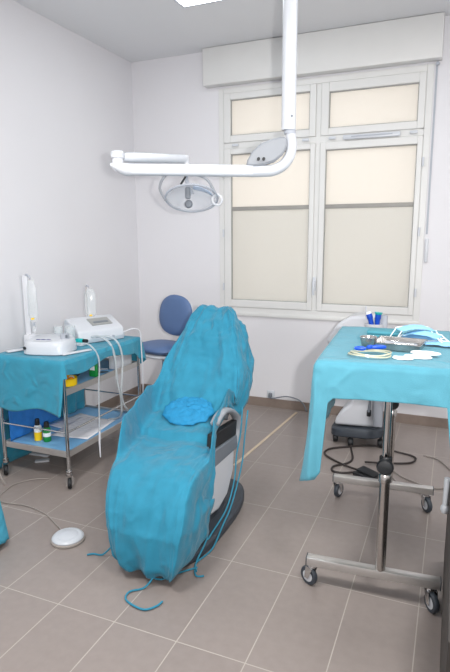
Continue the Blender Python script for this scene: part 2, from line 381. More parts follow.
# lamp head
HC = U1+R_*.03+Vector((0, 0, -.228)); 
MB().tube(spline([U1-Vector((0, 0, .08)), U1+F_*.04-Vector((0, 0, .12)), HC+F_*.06+Vector((0, 0, .03))], 6), .012, 10).build('head_bracket', M['lgrey'], lamp)
hd = MB()      # open shallow dish looking down towards the patient
ax = (-F_*.56-Vector((0, 0, .83))).normalized()
def dish(u, v):
    r = .158*u; d = .085*(1-u**2.0)
    a = 2*PI*v
    e1 = R_; e2 = ax.cross(R_).normalized()
    return HC-ax*d+e1*r*math.cos(a)+e2*r*.82*math.sin(a)
hd.grid(lambda u, v: dish(.02+.98*u, v), 10, 40, closed_v=True)
hdo = hd.build('reflector_shell', M['lampglass'], lamp, solid=.004)
rm = MB(); rm.tube([dish(1, k/40) for k in range(41)], .006, 8, caps=False); rm.build('rim', M['lgrey'], hdo)
bl = MB()
def facet(u, v):
    p = dish(.12+.7*u, .02+.2*v); return p+ax*.02
bl.grid(facet, 6, 6); bl.build('reflector_facet', M['bluelens'], lamp, solid=.003)
MB().box(HC-F_*.03+R_*-.02+Vector((0, 0, .03)), (.03, .03, .07), rot=Matrix.Rotation(math.radians(22.87), 3, 'Z'), bev=.008).build('bulb_holder', M['mgrey'], lamp)
MB().lathe([(.004, 0), (.022, .004), (.024, .02), (.018, .032), (.004, .036)], HC-F_*.03+R_*-.015-Vector((0, 0, .035)), axis=-F_).build('bulb_shield', M['mgrey'], lamp)
for s_, lab in ((1, 1), (-1, 0)):
    c = HC+R_*s_*.155-F_*.02-Vector((0, 0, .01))
    yk = spline([U1+R_*s_*.02-Vector((0, 0, .08)), HC+R_*s_*.09+Vector((0, 0, .115)), HC+R_*s_*.145+Vector((0, 0, .025))], 6)
    if s_ < 0: yk = spline([U1+R_*-.06-Vector((0, 0, .06)), HC+R_*-.16+Vector((0, 0, .13)), HC+R_*-.19+Vector((0, 0, .06)), HC+R_*-.155-Vector((0, 0, .01))], 6)
    MB().tube(yk, .0085, 8).build('yoke', M['armgrey'], lamp)
    if s_ < 0: continue
    rg = [c+R_*(.028*math.cos(t))*1+Vector((0, 0, .03*math.sin(t))) for t in [2*PI*k/24 for k in range(25)]]
    MB().tube(rg, .0075, 8, caps=False).build('grip_ring', M['offw'], lamp)
MB().cyl(U1+R_*.01-F_*.03-Vector((0, 0, .085)), U1-R_*.03-F_*.05-Vector((0, 0, .15)), .006, 10).build('pointer_lever', M['black'], lamp)

# ------------------------------------------------------------------ casters
def caster(parent, x, y, ang=0.0, R=.042, h=.1, wheel='mgrey', hub='offw'):
    """fork + wheel under a leg whose lower end is at height h"""
    d = Vector((math.cos(ang), math.sin(ang), 0)); s = Vector((-d.y, d.x, 0)); c = Vector((x, y, R))+d*.018
    fk = MB()
    fk.cyl((x, y, h-.012), (x, y, h+.004), .02, 16)
    for k in (-1, 1):
        a = Vector((x, y, h-.012))+s*k*.019; b = c+s*k*.019
        fk.prism([a-d*.016, a+d*.022, b+d*.012-Vector((0, 0, .008)), b-d*.012-Vector((0, 0, .006))], s*k*.003)
    o = fk.build('caster', M['chrome'], parent, smooth=False)
    MB().lathe([(R*.55, -.012), (R*.9, -.012), (R, -.006), (R, .006), (R*.9, .012), (R*.55, .012)], c, 28, axis=s).build('wheel', M[wheel], o)
    MB().lathe([(.003, -.014), (R*.6, -.013), (R*.6, .013), (.003, .014)], c, 20, axis=s).build('wheel_hub', M[hub], o)
    return o

# ------------------------------------------------------------------ instrument table (H frame) and its drape
TX0, TX1, TY0, TY1, TZ = -.545, .02, 2.277, 3.20, 1.093
tb = thing('instrument_table', (-.245, 2.75, 0), 'steel instrument table with two floor bars on casters under a turquoise drape', 'instrument table')
MB().box(((TX0+TX1)/2, (TY0+TY1)/2, TZ-.02), (TX1-TX0-.01, TY1-TY0-.01, .03), bev=.006).build('table_top', M['steelh'], tb)
for y in (2.30, 3.22):
    bar = MB().box((-.288, y, .132), (.585, .045, .04), bev=.004).build('floor_bar', M['steelh'], tb)
    for x in (-.581, .005):
        MB().box((x, y, .132), (.004+.03*0, .047, .042), bev=.001).build('end_cap', M['dgrey'], bar)
    px = -.250
    MB().cyl((px, y, .15), (px, y, .60), .0225, 24).build('post', M['steel'], tb)
    MB().cyl((px, y, .58), (px, y, TZ-.03), .0165, 24).build('inner_post', M['chrome'], tb)
    MB().lathe([(.024, 0), (.028, .004), (.028, .034), (.024, .04)], (px, y, .57)).build('clamp_ring', M['steel'], tb)
    kb = MB(); kb.lathe([(.008, 0), (.012, .02), (.034, .024), (.036, .034), (.03, .046), (.012, .05)], (px, y-.022, .66), axis=(0, -1, .05)); kb.lathe([(.027, -.03), (.027, .03)], (px, y, .655))
    kb.build('clamp_knob', M['black'], tb)
    for x, a in ((-.555, 2.6 if y < 3 else 1.2), (-.035, -1.05)):
        caster(tb, x, y, a, R=.046, h=.112, wheel='dgrey')

TROT = math.radians(4); tb.rotation_euler.z = TROT
def skirt_drape(name, x0, x1, y0, y1, z, depth, flare, m, wr, seed, label, cat='drape', r=.03, nd=26, cell=.022, thick=.003, topbump=.0025):
    """cloth lying on a rectangular top and hanging round the sides; depth(side, t) gives the hem"""
    mb = MB(); bm = mb.bm
    # perimeter points, counter-clockwise from back-left going down the left side
    per = []
    def seg(a, b, side, nrm):
        n = max(2, int((Vector(b)-Vector(a)).length/cell))
        for i in range(n): t = i/n; per.append((a[0]+(b[0]-a[0])*t, a[1]+(b[1]-a[1])*t, nrm, side, t))
    def arc(c, a0, a1, side):
        for i in range(7): t = i/7; a = a0+(a1-a0)*t; per.append((c[0]+r*math.cos(a), c[1]+r*math.sin(a), (math.cos(a), math.sin(a)), side, t))
    seg((x0, y1-r), (x0, y0+r), 'L', (-1, 0)); arc((x0+r, y0+r), PI, 1.5*PI, 'LF')
    seg((x0+r, y0), (x1-r, y0), 'F', (0, -1)); arc((x1-r, y0+r), 1.5*PI, 2*PI, 'FR')
    seg((x1, y0+r), (x1, y1-r), 'R', (1, 0)); arc((x1-r, y1-r), 0, .5*PI, 'RB')
    seg((x1-r, y1), (x0+r, y1), 'B', (0, 1)); arc((x0+r, y1-r), .5*PI, PI, 'BL')
    N = len(per); cx, cy = (x0+x1)/2, (y0+y1)/2
    rows = []
    K = 14
    for k in range(K+1):                       # top: shrink towards the centre
        s_ = k/K
        row = []
        for (x, y, nn, sd, t) in per:
            px, py = cx+(x-cx)*s_, cy+(y-cy)*s_
            zz = z+topbump*fbm((px*7, py*7, seed))
            if k == 0: px, py, zz = cx, cy, z
            row.append(bm.verts.new((px, py, zz)) if k else None)
        rows.append(row)
    cen = bm.verts.new((cx, cy, z))
    for i in range(N): bm.faces.new((cen, rows[1][i], rows[1][(i+1) % N]))
    for k in range(1, K):
        for i in range(N): bm.faces.new((rows[k][i], rows[k+1][i], rows[k+1][(i+1) % N], rows[k][(i+1) % N]))
    prev = rows[K]
    for d in range(1, nd+1):
        u = d/nd; row = []
        for i, (x, y, nn, sd, t) in enumerate(per):
            dp = depth(sd, t)
            h_ = dp*u
            fl = flare(sd, t)*h_
            rnd = min(1, h_/.02)*.010
            wv = wr*min(1, h_/.12)*(fbm((x*5+nn[0], y*5+nn[1], h_*1.6+seed), 4)+.5*math.sin(i*.33+seed)*min(1, h_/.3))
            o = fl+rnd+max(wv, -fl-rnd+.002)
            row.append(bm.verts.new((x+nn[0]*o, y+nn[1]*o, z-h_*(1-.25*max(0, flare(sd, t)))-.002)))
        for i in range(N): bm.faces.new((prev[i], row[i], row[(i+1) % N], prev[(i+1) % N]))
        prev = row
    return mb.build(name, m, None, loc=(cx, cy, z), angle=180, solid=thick, label=label, cat=cat)

def sm(a, b, t):
    t = max(0, min(1, (t-a)/(b-a))); return t*t*(3-2*t)
def tdepth(sd, t):
    if sd == 'L': return .475+.10*sm(.5, 1, t)
    if sd == 'LF': return .58-.05*t
    if sd == 'F':
        a = 1-sm(.055, .085, t); b = sm(.925, .98, t)
        return .157+.38*a*(1-2.4*t)+.26*b-.008*t
    if sd == 'FR': return .42
    if sd == 'R': return .46-.16*t
    if sd == 'RB': return .25
    return .22
def tflare(sd, t): return {'LF': .10, 'FR': .10, 'L': .03+.06*t, 'R': .04, 'F': .05}.get(sd, .05)
tdr = skirt_drape('table_drape', TX0-.012, TX1+.012, TY0-.012, TY1+.012, TZ+.006, tdepth, tflare, M['table_cloth'], .016, 3.1,
            'turquoise surgical drape spread over the instrument table', r=.012)
_c = Vector(tdr.location)-Vector((-.245, 2.75, 0)); tdr.location = Vector((-.245, 2.75, 0))+Matrix.Rotation(TROT, 3, 'Z') @ _c; tdr.rotation_euler.z = TROT

# things on the instrument table
ZT = TZ+.0075
bw = thing('steel_bowl', (-.35, 2.66, ZT), 'small round stainless steel bowl on the instrument table', 'bowl')
MB().lathe([(.012, .0), (.03, .001), (.048, .018), (.056, .042), (.057, .056), (.054, .056), (.046, .026), (.028, .008), (.004, .006)], (-.35, 2.66, ZT), 32).build('bowl_wall', M['dsteel'], bw)
MB().tube([Vector((-.35+.0565*math.cos(t), 2.66+.0565*math.sin(t), ZT+.056)) for t in [2*PI*k/40 for k in range(41)]], .0025, 8, caps=False).build('rim', M['chrome'], bw)
# coiled tubing
tc_ = thing('coiled_tubing', (-.33, 2.49, ZT), 'coiled ivory tubing with blue connectors at the near edge of the table', 'tubing')
pts = []
for k in range(111):
    t = k/110; a = 2*PI*2.2*t+.5
    rx = .088+.013*math.sin(7*t)+.004*math.sin(21*t); ry = .062+.012*math.cos(5*t)
    pts.append(Vector((-.332+rx*math.cos(a)+.006*math.sin(9*t), 2.488+ry*math.sin(a), ZT+.006+.008*t*3.1*.55+.003*math.sin(30*t))))
MB().tube(pts, .0038, 8).build('tube', M['coil'], tc_)
for (x, y, a, l) in ((-.375, 2.50, .1, .05), (-.305, 2.56, .35, .07), (-.34, 2.545, .8, .03)):
    d = Vector((math.cos(a), math.sin(a), 0)); c = Vector((x, y, ZT+.03))
    MB().tube([c-d*l/2, c-d*l*.2, c+d*l*.25, c+d*l/2], [.006, .0105, .0105, .006], 12).build('connector', M['blue'], tc_)
MB().tube([(-.34, 2.43, ZT+.013), (-.325, 2.425, ZT+.013)], .007, 10).build('clip', M['gauze'], tc_)
# instrument tray
ty = thing('instrument_tray', (-.22, 2.75, ZT), 'shallow oblong steel instrument tray beside the round bowl', 'tray')
ta = Matrix.Rotation(math.radians(-6), 3, 'Z'); tc0 = Vector((-.222, 2.735, ZT))
def TP(x, y, z): return tc0+ta @ Vector((x, y, z))
trm = MB()
lo_ = [(-.105, -.088), (.105, -.088), (.105, .088), (-.105, .088)]
r0 = trm.ring([TP(x*.94, y*.94, .001) for x, y in lo_]); r1 = trm.ring([TP(x, y, .034) for x, y in lo_]); r2 = trm.ring([TP(x*1.05, y*1.06, .036) for x, y in lo_]); r3 = trm.ring([TP(x*1.05, y*1.06, .033) for x, y in lo_])
trm.bridge(r0, r1); trm.bridge(r1, r2); trm.bridge(r2, r3); trm.bm.faces.new(r0)
trm.build('tray_body', M['dsteel'], ty, smooth=False, solid=.002, bevel=.002)
ins = MB()
for k in range(5): ins.tube([TP(-.085, -.06+.03*k, .01), TP(-.02, -.058+.03*k, .014), TP(.085, -.06+.03*k+.006, .01)], [.002, .0035, .0018], 8)
ins.build('rack', M['chrome'], ty)
tg = MB(); tg.box(TP(.0, .03, .016), (.15, .012, .012), rot=ta); tg.build('rack_bar', M['lgrey'], ty, smooth=False)
for i, (x, y, l, a) in enumerate(((-.215, 2.70, .12, .2), (-.2, 2.76, .14, -.15))):
    d = Vector((math.cos(a), math.sin(a), 0)); c = Vector((x, y, ZT+.0245))
    o = MB().tube([c-d*l/2, c-d*l*.15, c+d*l*.1, c+d*l/2], [.002, .0038, .0038, .0015], 10).build('dental_instrument', M['chrome'], None, loc=c-Vector((0, 0, .003)), label=('slim steel hand instrument lying in the near half of the tray', 'slim steel hand instrument lying in the far half of the tray')[i], cat='instrument')
o = MB().tube(spline([(-.405, 2.80, ZT+.007), (-.37, 2.80, ZT+.008), (-.345, 2.765, ZT+.008), (-.325, 2.745, ZT+.008)], 5), [.006]*15+[.005], 10).build('handpiece', M['blue'], None, loc=(-.36, 2.79, ZT), label='thin blue handpiece lying between the bowl and the tray', cat='handpiece')
# folded towel
tw = MB()
for k in range(2): tw.box((-.325, 3.0, ZT+.011+.018*k), (.175-.003*k, .12-.004*k, .017), bev=.007, seg=3)
tw.build('folded_towel', M['tealpad'], None, loc=(-.325, 3.0, ZT), label='folded teal towel behind the steel bowl', cat='towel')
# face masks
def mask(c, yaw, lift, label, curl):
    t = thing('face_mask', c, label, 'face mask', 'face masks on the instrument table')
    rz = Matrix.Rotation(yaw, 3, 'Z'); C = Vector(c)
    m = MB()
    def fm(u, v):
        x = (u-.5)*.175; y = (v-.5)*.10
        bulge = curl*(1-(2*u-1)**2)*(1-.6*(2*v-1)**2)
        pleat = .003*abs(((v*5) % 1)-.5)*2
        return C+rz @ Vector((x, y*(1-.08*abs(2*u-1)), lift+bulge+pleat+.004*fbm((x*20, y*20, lift*90+yaw))))
    m.grid(fm, 22, 22); m.build('mask_panel', M['mask'], t, solid=.002)
    e = MB().tube([C+rz @ Vector((-.085+.17*k/10, .049, lift+.004+curl*.3*(1-(k/5-1)**2))) for k in range(11)], .0035, 6); e.build('nose_strip', M['gauze'], t)
    for s_ in (-1, 1):
        lp = spline([C+rz @ Vector((s_*.086, .04, lift+.003)), C+rz @ Vector((s_*.125, .03, .006)), C+rz @ Vector((s_*.135, -.005, .004)), C+rz @ Vector((s_*.12, -.035, .005)), C+rz @ Vector((s_*.086, -.04, lift+.003))], 6)
        MB().tube(lp, .003, 6).build('ear_loop', M['gauze'], t)
mask((-.15, 2.98, ZT), .15, .004, 'pale blue face mask at the bottom of the pile behind the tray', .022)
mask((-.13, 2.93, ZT), -.25, .03, 'pale blue face mask lying in the middle of the mask pile', .026)
mask((-.165, 2.95, ZT), .45, .056, 'pale blue face mask on top of the mask pile', .024)
mask((-.02, 2.86, ZT), -.1, .004, 'pale blue face mask with white loops at the table\'s right end', .012)
# gauze pads
for (x, y, rx, ry, zz, lab) in ((-.185, 2.48, .045, .024, .0, 'small white gauze pad lying alone nearest the tubing'), (-.125, 2.53, .06, .03, .0, 'lower of the two overlapping white gauze pads'), (-.095, 2.575, .065, .03, .010, 'upper of the two overlapping white gauze pads')):
    g = MB(); g.lathe([(.01, 0), (.9, .0), (1, .004), (.92, .009), (.3, .011), (.01, .011)], (0, 0, 0), 24)
    for v in g.bm.verts: v.co.x *= rx; v.co.y *= ry*(1+.15*math.sin(v.co.x*3)); v.co += Vector((x, y, ZT+zz+.001+.002*fbm((v.co.x*30, v.co.y*30, x))))
    g.build('gauze_pad', M['gauze'], None, loc=(x, y, ZT+zz), label=lab, cat='gauze pad', group='gauze pads on the instrument table')

for o in list(bpy.data.objects):          # everything lying on the table top sits where its top is
    if o.parent is None and o.get('category') in ('bowl', 'tubing', 'tray', 'instrument', 'handpiece', 'towel', 'face mask', 'gauze pad'):
        o.location.x *= .967; o.location.y *= .967
        if o['category'] == 'bowl': o.scale = (.68, .68, 1.0); o.location.x -= .012
# ------------------------------------------------------------------ treatment chair
CR = Matrix.Rotation(math.radians(9), 3, 'Z')
def xc(y): return -1.275-.17*(y-2.05)
ch = thing('dental_chair', (-1.36, 2.6, 0), 'reclining dental chair with grey base hidden under a turquoise cover', 'dental chair')
def CP(dx, y, z): return Vector((xc(y)+dx, y+.17*dx*.0, z))
bp = MB(); outl = []
for k in range(40):
    a = 2*PI*k/40; ex = .235*math.copysign(abs(math.cos(a))**.75, math.cos(a)); ey = .52*math.copysign(abs(math.sin(a))**.8, math.sin(a))
    outl.append(Vector((-1.31+ex, 2.58+ey, 0)))
bp.prism(outl, (0, 0, .055)); bp.build('base_plate', M['dgrey'], ch, bevel=.012)
ped = MB(); pr = []
for (y0, y1, z, hw) in ((2.28, 2.86, .055, .20), (2.30, 2.84, .16, .19), (2.34, 2.86, .30, .17), (2.34, 2.88, .40, .18)):
    pr.append(ped.ring([Vector((xc((y0+y1)/2)+hw*math.copysign(abs(math.cos(a))**.5, math.cos(a)), (y0+y1)/2+(y1-y0)/2*math.copysign(abs(math.sin(a))**.5, math.sin(a)), z)) for a in [2*PI*k/32 for k in range(32)]]))
for a, b in zip(pr, pr[1:]): ped.bridge(a, b)
ped.bm.faces.new(pr[0][::-1]); ped.bm.faces.new(pr[-1]); ped.build('pedestal', M['dgrey'], ch)
# side covers (right one shows)
for s_ in (1, -1):
    LZ = 0 if s_ > 0 else -.20
    X0 = (-1.185 if s_ > 0 else -1.60)
    V = Vector((.045*s_, 0, 0))
    def PX(y, z): return Vector((X0-.03*(y-2.6), y, z))
    bd = MB().prism([PX(2.36, .40), PX(2.86, .37), PX(2.84, .24), PX(2.74, .13), PX(2.60, .10), PX(2.40, .14), PX(2.34, .2)], V).build('body_cover', M['whitem'], ch, bevel=.014)
    MB().prism([PX(2.42, .49+LZ), PX(2.90, .44+LZ), PX(2.90, .36+LZ), PX(2.40, .39+LZ)], V*1.1).build('grey_band', M['mgrey'], ch, bevel=.006)
    MB().prism([PX(2.55, .565+LZ), PX(2.92, .53+LZ), PX(2.90, .44+LZ), PX(2.53, .485+LZ)], V*.9).build('side_panel', M['black'], ch, bevel=.006)
    for yy, zz in ((2.42, .19), (2.47, .185)):
        MB().cyl(PX(yy, zz)+V, PX(yy, zz)+V*1.1, .007, 10).build('button', M['mgrey'], bd)
    ar = spline([PX(2.58, .61+LZ), PX(2.63, .635+LZ), PX(2.72, .645+LZ), PX(2.82, .615+LZ), PX(2.92, .55+LZ), PX(2.95, .46+LZ), PX(2.90, .38)], 7)
    ar = [p+Vector((.03*s_, 0, 0)) for p in ar]
    am = MB(); rings = []
    for i, p in enumerate(ar):
        d = (ar[min(i+1, len(ar)-1)]-ar[max(i-1, 0)]).normalized(); u = Vector((1, 0, 0)); w_ = d.cross(u).normalized()
        k = .7 if i in (0, len(ar)-1) else 1
        rings.append(am.ring([p+u*.028*k*math.cos(t)+w_*.018*k*math.sin(t) for t in [2*PI*j/14 for j in range(14)]]))
    for a, b in zip(rings, rings[1:]): am.bridge(a, b)
    am.bm.faces.new(rings[0][::-1]); am.bm.faces.new(rings[-1]); am.build('armrest', M['armgrey'], ch)
def slab(name, sts, m):
    mb = MB(); rings = []
    for (y, z, hw, th, ny, nz_) in sts:
        nn = Vector((0, ny, nz_)).normalized(); ring = []
        for k in range(24):
            a = 2*PI*k/24
            ring.append(Vector((xc(y)+hw*math.copysign(abs(math.cos(a))**.5, math.cos(a)), y, z))+nn*th*math.copysign(abs(math.sin(a))**.5, math.sin(a)))
        rings.append(mb.ring(ring))
    for a, b in zip(rings, rings[1:]): mb.bridge(a, b)
    mb.bm.faces.new(rings[0][::-1]); mb.bm.faces.new(rings[-1]); return mb.build(name, m, ch)
slab('seat', [(2.3, .41, .18, .035, 0, 1), (2.5, .41, .2, .04, 0, 1), (2.86, .42, .2, .04, 0, 1)], M['mgrey'])
slab('leg_rest', [(2.10, .13, .15, .02, -1, .5), (2.16, .26, .18, .025, -1, .5), (2.27, .39, .19, .03, -1, .6)], M['mgrey'])
slab('backrest', [(2.98, .5, .19, .035, -1, .6), (3.12, .72, .2, .04, -1, .6), (3.27, .92, .17, .04, -1, .6), (3.38, 1.08, .1, .03, -1, .6)], M['mgrey'])

# cover draped over the chair
ST = [  # y, z, ny, nz, half width L, R, hang L, R, hang dir (y,z)
    (2.01, .045, -1, 0, .14, .15, .18, .26, .9, .14),
    (1.985, .10, -1, 0, .18, .18, .24, .31, .9, .06),
    (1.99, .20, -1, .1, .205, .195, .28, .30, .9, 0),
    (2.03, .31, -1, .25, .235, .21, .28, .30, .9, -.1),
    (2.09, .40, -1, .5, .25, .21, .28, .28, .8, -.3),
    (2.17, .463, -.6, .8, .26, .22, .30, .26, .6, -.7),
    (2.28, .488, -.15, 1, .275, .23, .32, .22, .3, -1),
    (2.42, .485, 0, 1, .29, .24, .30, .17, .1, -1),
    (2.56, .485, 0, 1, .305, .225, .30, .10, 0, -1),
    (2.74, .505, -.3, 1, .31, .22, .30, .10, .1, -1),
    (2.86, .575, -.8, .7, .315, .23, .28, .12, .5, -.6),
    (2.95, .69, -.85, .5, .305, .27, .26, .18, .9, -.25),
    (3.06, .82, -.85, .5, .285, .26, .24, .20, .9, -.25),
    (3.16, .94, -.85, .5, .235, .225, .22, .20, .9, -.25),
    (3.25, 1.035, -.85, .5, .185, .19, .2, .2, .9, -.25),
    (3.325, 1.10, -.7, .7, .15, .165, .18, .18, .8, -.4),
    (3.39, 1.138, -.3, 1, .12, .14, .15, .15, .4, -.8),
    (3.45, 1.125, .4, .9, .115, .13, .12, .12, 0, -1),
    (3.495, 1.04, 1, .3, .14, .15, .06, .06, -.5, -.3),
    (3.51, .90, 1, .1, .18, .19, .03, .03, -.5, 0),
    (3.52, .72, 1, 0, .22, .22, .02, .02, -.5, 0),
]
def interp(tab, u):
    x = u*(len(tab)-1); i = min(int(x), len(tab)-2); t = x-i
    p0 = tab[max(i-1, 0)]; p1 = tab[i]; p2 = tab[i+1]; p3 = tab[min(i+2, len(tab)-1)]
    return [.5*((2*b)+(c-a)*t+(2*a-5*b+4*c-d)*t*t+(3*b-a-3*c+d)*t**3) for a, b, c, d in zip(p0, p1, p2, p3)]
def cover(u, v):
    y, z, ny, nz_, wl, wr_, hl, hr, dy, dz = interp(ST, u)
    s_ = 2*v-1; a = abs(s_); w_ = wl if s_ < 0 else wr_; hg = hl if s_ < 0 else hr
    nn = Vector((0, ny, nz_)).normalized(); hd_ = Vector((0, dy, dz)); hd_ = hd_.normalized() if hd_.length > 1e-6 else Vector((0, 0, -1))
    xo = w_*math.sin(min(a/.62, 1)*PI/2)**.85
    hh = hg*(max(0, a-.5)/.5)**1.25
    crown = .012*(1-(a/.6)**2) if a < .6 else 0
    p = Vector((xc(y)+math.copysign(xo, s_), y, z))+nn*crown+hd_*hh
    p.x += math.copysign(.03*max(0, a-.62)/.38*(1 if s_ < 0 else .3), s_)
    # arm bumps: the cover climbs over the left arm and up the inside of the right one
    def bell(t, c, w2): return math.exp(-((t-c)/w2)**2)
    yy = p.y
    along = sm(2.22, 2.40, yy)*(1-sm(2.80, 2.98, yy))
    if s_ < 0: p.z += .18*sm(2.22, 2.40, yy)*(1-sm(2.78, 3.0, yy))*(sm(.36, .52, a)-.25*sm(.6, .75, a))
    else: p.z += .20*sm(2.34, 2.50, yy)*(1-sm(2.84, 2.98, yy))*sm(.40, .62, a)*(1 if z < .62 else 0)
    if a < .6:                                        # fold across the lap
        p += nn*.035*sm(2.575, 2.60, y)*(1-sm(2.74, 2.86, y))*(1-(a/.6)**4)
    k = sm(.5, .75, a); side = Vector((math.copysign(1, s_), 0, 0)); dirn = nn*(1-k)+side*k
    leng = u*5.2                                       # long soft folds running with the chair, crisper on the back
    q1 = fbm((s_*4.2+.35*math.sin(leng*2), leng*.75, 3.0), 3)
    q2 = noise.ridged_multi_fractal(Vector((s_*3.0+.5*leng, leng*1.1-s_, 8.0)), 1.0, 2.0, 3, 1.0, 2.0)
    q3 = fbm((p.x*16, p.y*16, p.z*16+5), 3)
    back = sm(.47, .56, u)*(1-sm(.74, .84, u))
    q4 = noise.ridged_multi_fractal(Vector((p.x*6+p.z*2, p.y*5, p.z*5.5-p.x*3)), 1.0, 2.1, 2, 1.0, 2.0)-1.0
    p += dirn*((.014+.014*back)*q1+(.008+.014*back)*(q2-1.0)+(.007+.004*back)*q4+.0035*q3)
    # gathered lower hem
    lo = 1-sm(0, .16, u)
    p += nn*lo*.016*math.sin(s_*13+math.sin(s_*5)*2)
    # packing creases, still faintly raised
    for c_ in (-.28, .05, .36):
        p += nn*.006*math.exp(-abs(s_-c_)/.012)*(u < .8)
    for c_ in (.12, .24, .38, .55, .66, .78):
        p += nn*.006*math.exp(-abs(u-c_)/.004)
    return Vector((p.x, p.y, max(p.z, .012)))
cv = MB(); cv.grid(cover, 190, 130)
drape = cv.build('chair_cover', M['chair_cloth'], None, loc=(-1.36, 2.6, .5), angle=180, solid=.003, label='turquoise disposable cover draped over the whole dental chair', cat='drape')
def ties(pts, n=8): return MB().tube(spline(pts, n), .0045, 6).build('tie', M['tie'], drape)
ties([(-1.14, 2.97, .60), (-1.135, 2.93, .45), (-1.135, 2.86, .33), (-1.125, 2.80, .20), (-1.10, 2.62, .11), (-1.10, 2.42, .07), (-1.12, 2.28, .02), (-1.18, 2.2, .01)])
ties([(-1.115, 3.0, .57), (-1.115, 2.94, .40), (-1.11, 2.88, .26), (-1.085, 2.66, .12), (-1.075, 2.5, .07), (-1.075, 2.36, .012), (-1.10, 2.22, .010), (-1.07, 2.16, .008)])
ties([(-1.10, 2.36, .2), (-1.09, 2.33, .09), (-1.10, 2.22, .012), (-1.06, 2.13, .008), (-1.02, 2.14, .008)])
ties([(-1.25, 2.01, .04), (-1.20, 2.03, .012), (-1.14, 2.12, .008), (-1.08, 2.19, .008)])
ties([(-1.21, 1.99, .05), (-1.24, 1.95, .010), (-1.29, 1.90, .008), (-1.27, 1.845, .008), (-1.17, 1.82, .008), (-1.125, 1.86, .008), (-1.115, 1.9, .008)])
ties([(-1.53, 2.11, .06), (-1.58, 2.10, .010), (-1.63, 2.09, .008), (-1.655, 2.07, .008)])
# bouffant cap lying in the lap
cp = MB()
def capf(u, v):
    a = 2*PI*v; rx, ry = .16, .115
    r = math.sin(u*PI/2)
    ruff = 1+.05*math.sin(a*9)*u**3
    zz = .034*math.cos(u*PI/2)**.8+.010*fbm((r*math.cos(a)*6, r*math.sin(a)*6, 2.0))
    return Vector((-1.42+rx*r*ruff*math.cos(a), 2.79+ry*r*ruff*math.sin(a)-.0, .588+zz+.42*(ry*r*math.sin(a))))
cp.grid(lambda u, v: capf(.02+.98*u, v), 22, 60, closed_v=True)
cp.build('bouffant_cap', M['cap'], None, loc=(-1.405, 2.80, .53), solid=.003, label='bright blue bouffant cap lying in the lap of the covered chair', cat='cap')

# ------------------------------------------------------------------ blue operator stool
so_ = thing('operator_stool', (-2.32, 4.08, 0), 'blue padded operator stool between trolley and back wall', 'stool')
def pad(c, rx, ry, th, nrm, up, e=.7):
    nrm = Vector(nrm).normalized(); up = Vector(up); up = (up-nrm*up.dot(nrm)).normalized(); rt = up.cross(nrm)
    m = MB(); rings = []
    for k in range(11):
        ph = -PI/2+PI*k/10; rr = max(.03, math.cos(ph)**.45); d = th*math.sin(ph)
        rings.append(m.ring([Vector(c)+nrm*d+(rt*rx*math.copysign(abs(math.cos(t))**e, math.cos(t))+up*ry*math.copysign(abs(math.sin(t))**e, math.sin(t))*(1-.12*math.cos(t)*0))*rr for t in [2*PI*j/36 for j in range(36)]]))
    for a, b in zip(rings, rings[1:]): m.bridge(a, b)
    m.bm.faces.new(rings[0][::-1]); m.bm.faces.new(rings[-1]); return m
pad((-2.32, 4.08, .668), .235, .2, .04, (0, 0, 1), (.35, 1, 0)).build('seat', M['stool'], so_)
pad((-2.32, 4.08, .615), .222, .19, .022, (0, 0, 1), (.35, 1, 0)).build('seat_pan', M['offw'], so_)
pad((-2.225, 4.16, .945), .188, .178, .035, (-.25, -1, .12), (.08, 0, 1), .85).build('backrest', M['stool'], so_)
pad((-2.215, 4.195, .945), .17, .16, .02, (-.25, -1, .12), (.08, 0, 1), .85).build('back_shell', M['offw'], so_)
MB().tube(spline([(-2.25, 4.12, .60), (-2.16, 4.22, .62), (-2.12, 4.25, .72), (-2.15, 4.215, .88)], 6), .019, 10).build('back_bracket', M['lgrey'], so_)
MB().cyl((-2.31, 4.08, .10), (-2.31, 4.08, .38), .026).build('gas_column', M['lgrey'], so_)
MB().cyl((-2.31, 4.08, .36), (-2.31, 4.08, .59), .016).build('piston', M['chrome'], so_)
for k in range(5):
    a = 2*PI*k/5+.5; d = Vector((math.cos(a), math.sin(a), 0)); c = Vector((-2.31, 4.08, 0))
    lg = MB().tube([c+Vector((0, 0, .12)), c+d*.12+Vector((0, 0, .115)), c+d*.26+Vector((0, 0, .085))], [.024, .02, .014], 10).build('leg', M['lgrey'], so_)
    w0 = c+d*.26; s2 = Vector((-d.y, d.x, 0))
    MB().lathe([(.008, -.022), (.026, -.02), (.03, -.012), (.03, .012), (.026, .02), (.008, .022)], w0+Vector((0, 0, .03)), 18, axis=s2).build('wheel', M['black'], lg)
    MB().cyl(w0+Vector((0, 0, .05)), w0+Vector((0, 0, .088)), .008, 10).build('stem', M['mgrey'], lg)

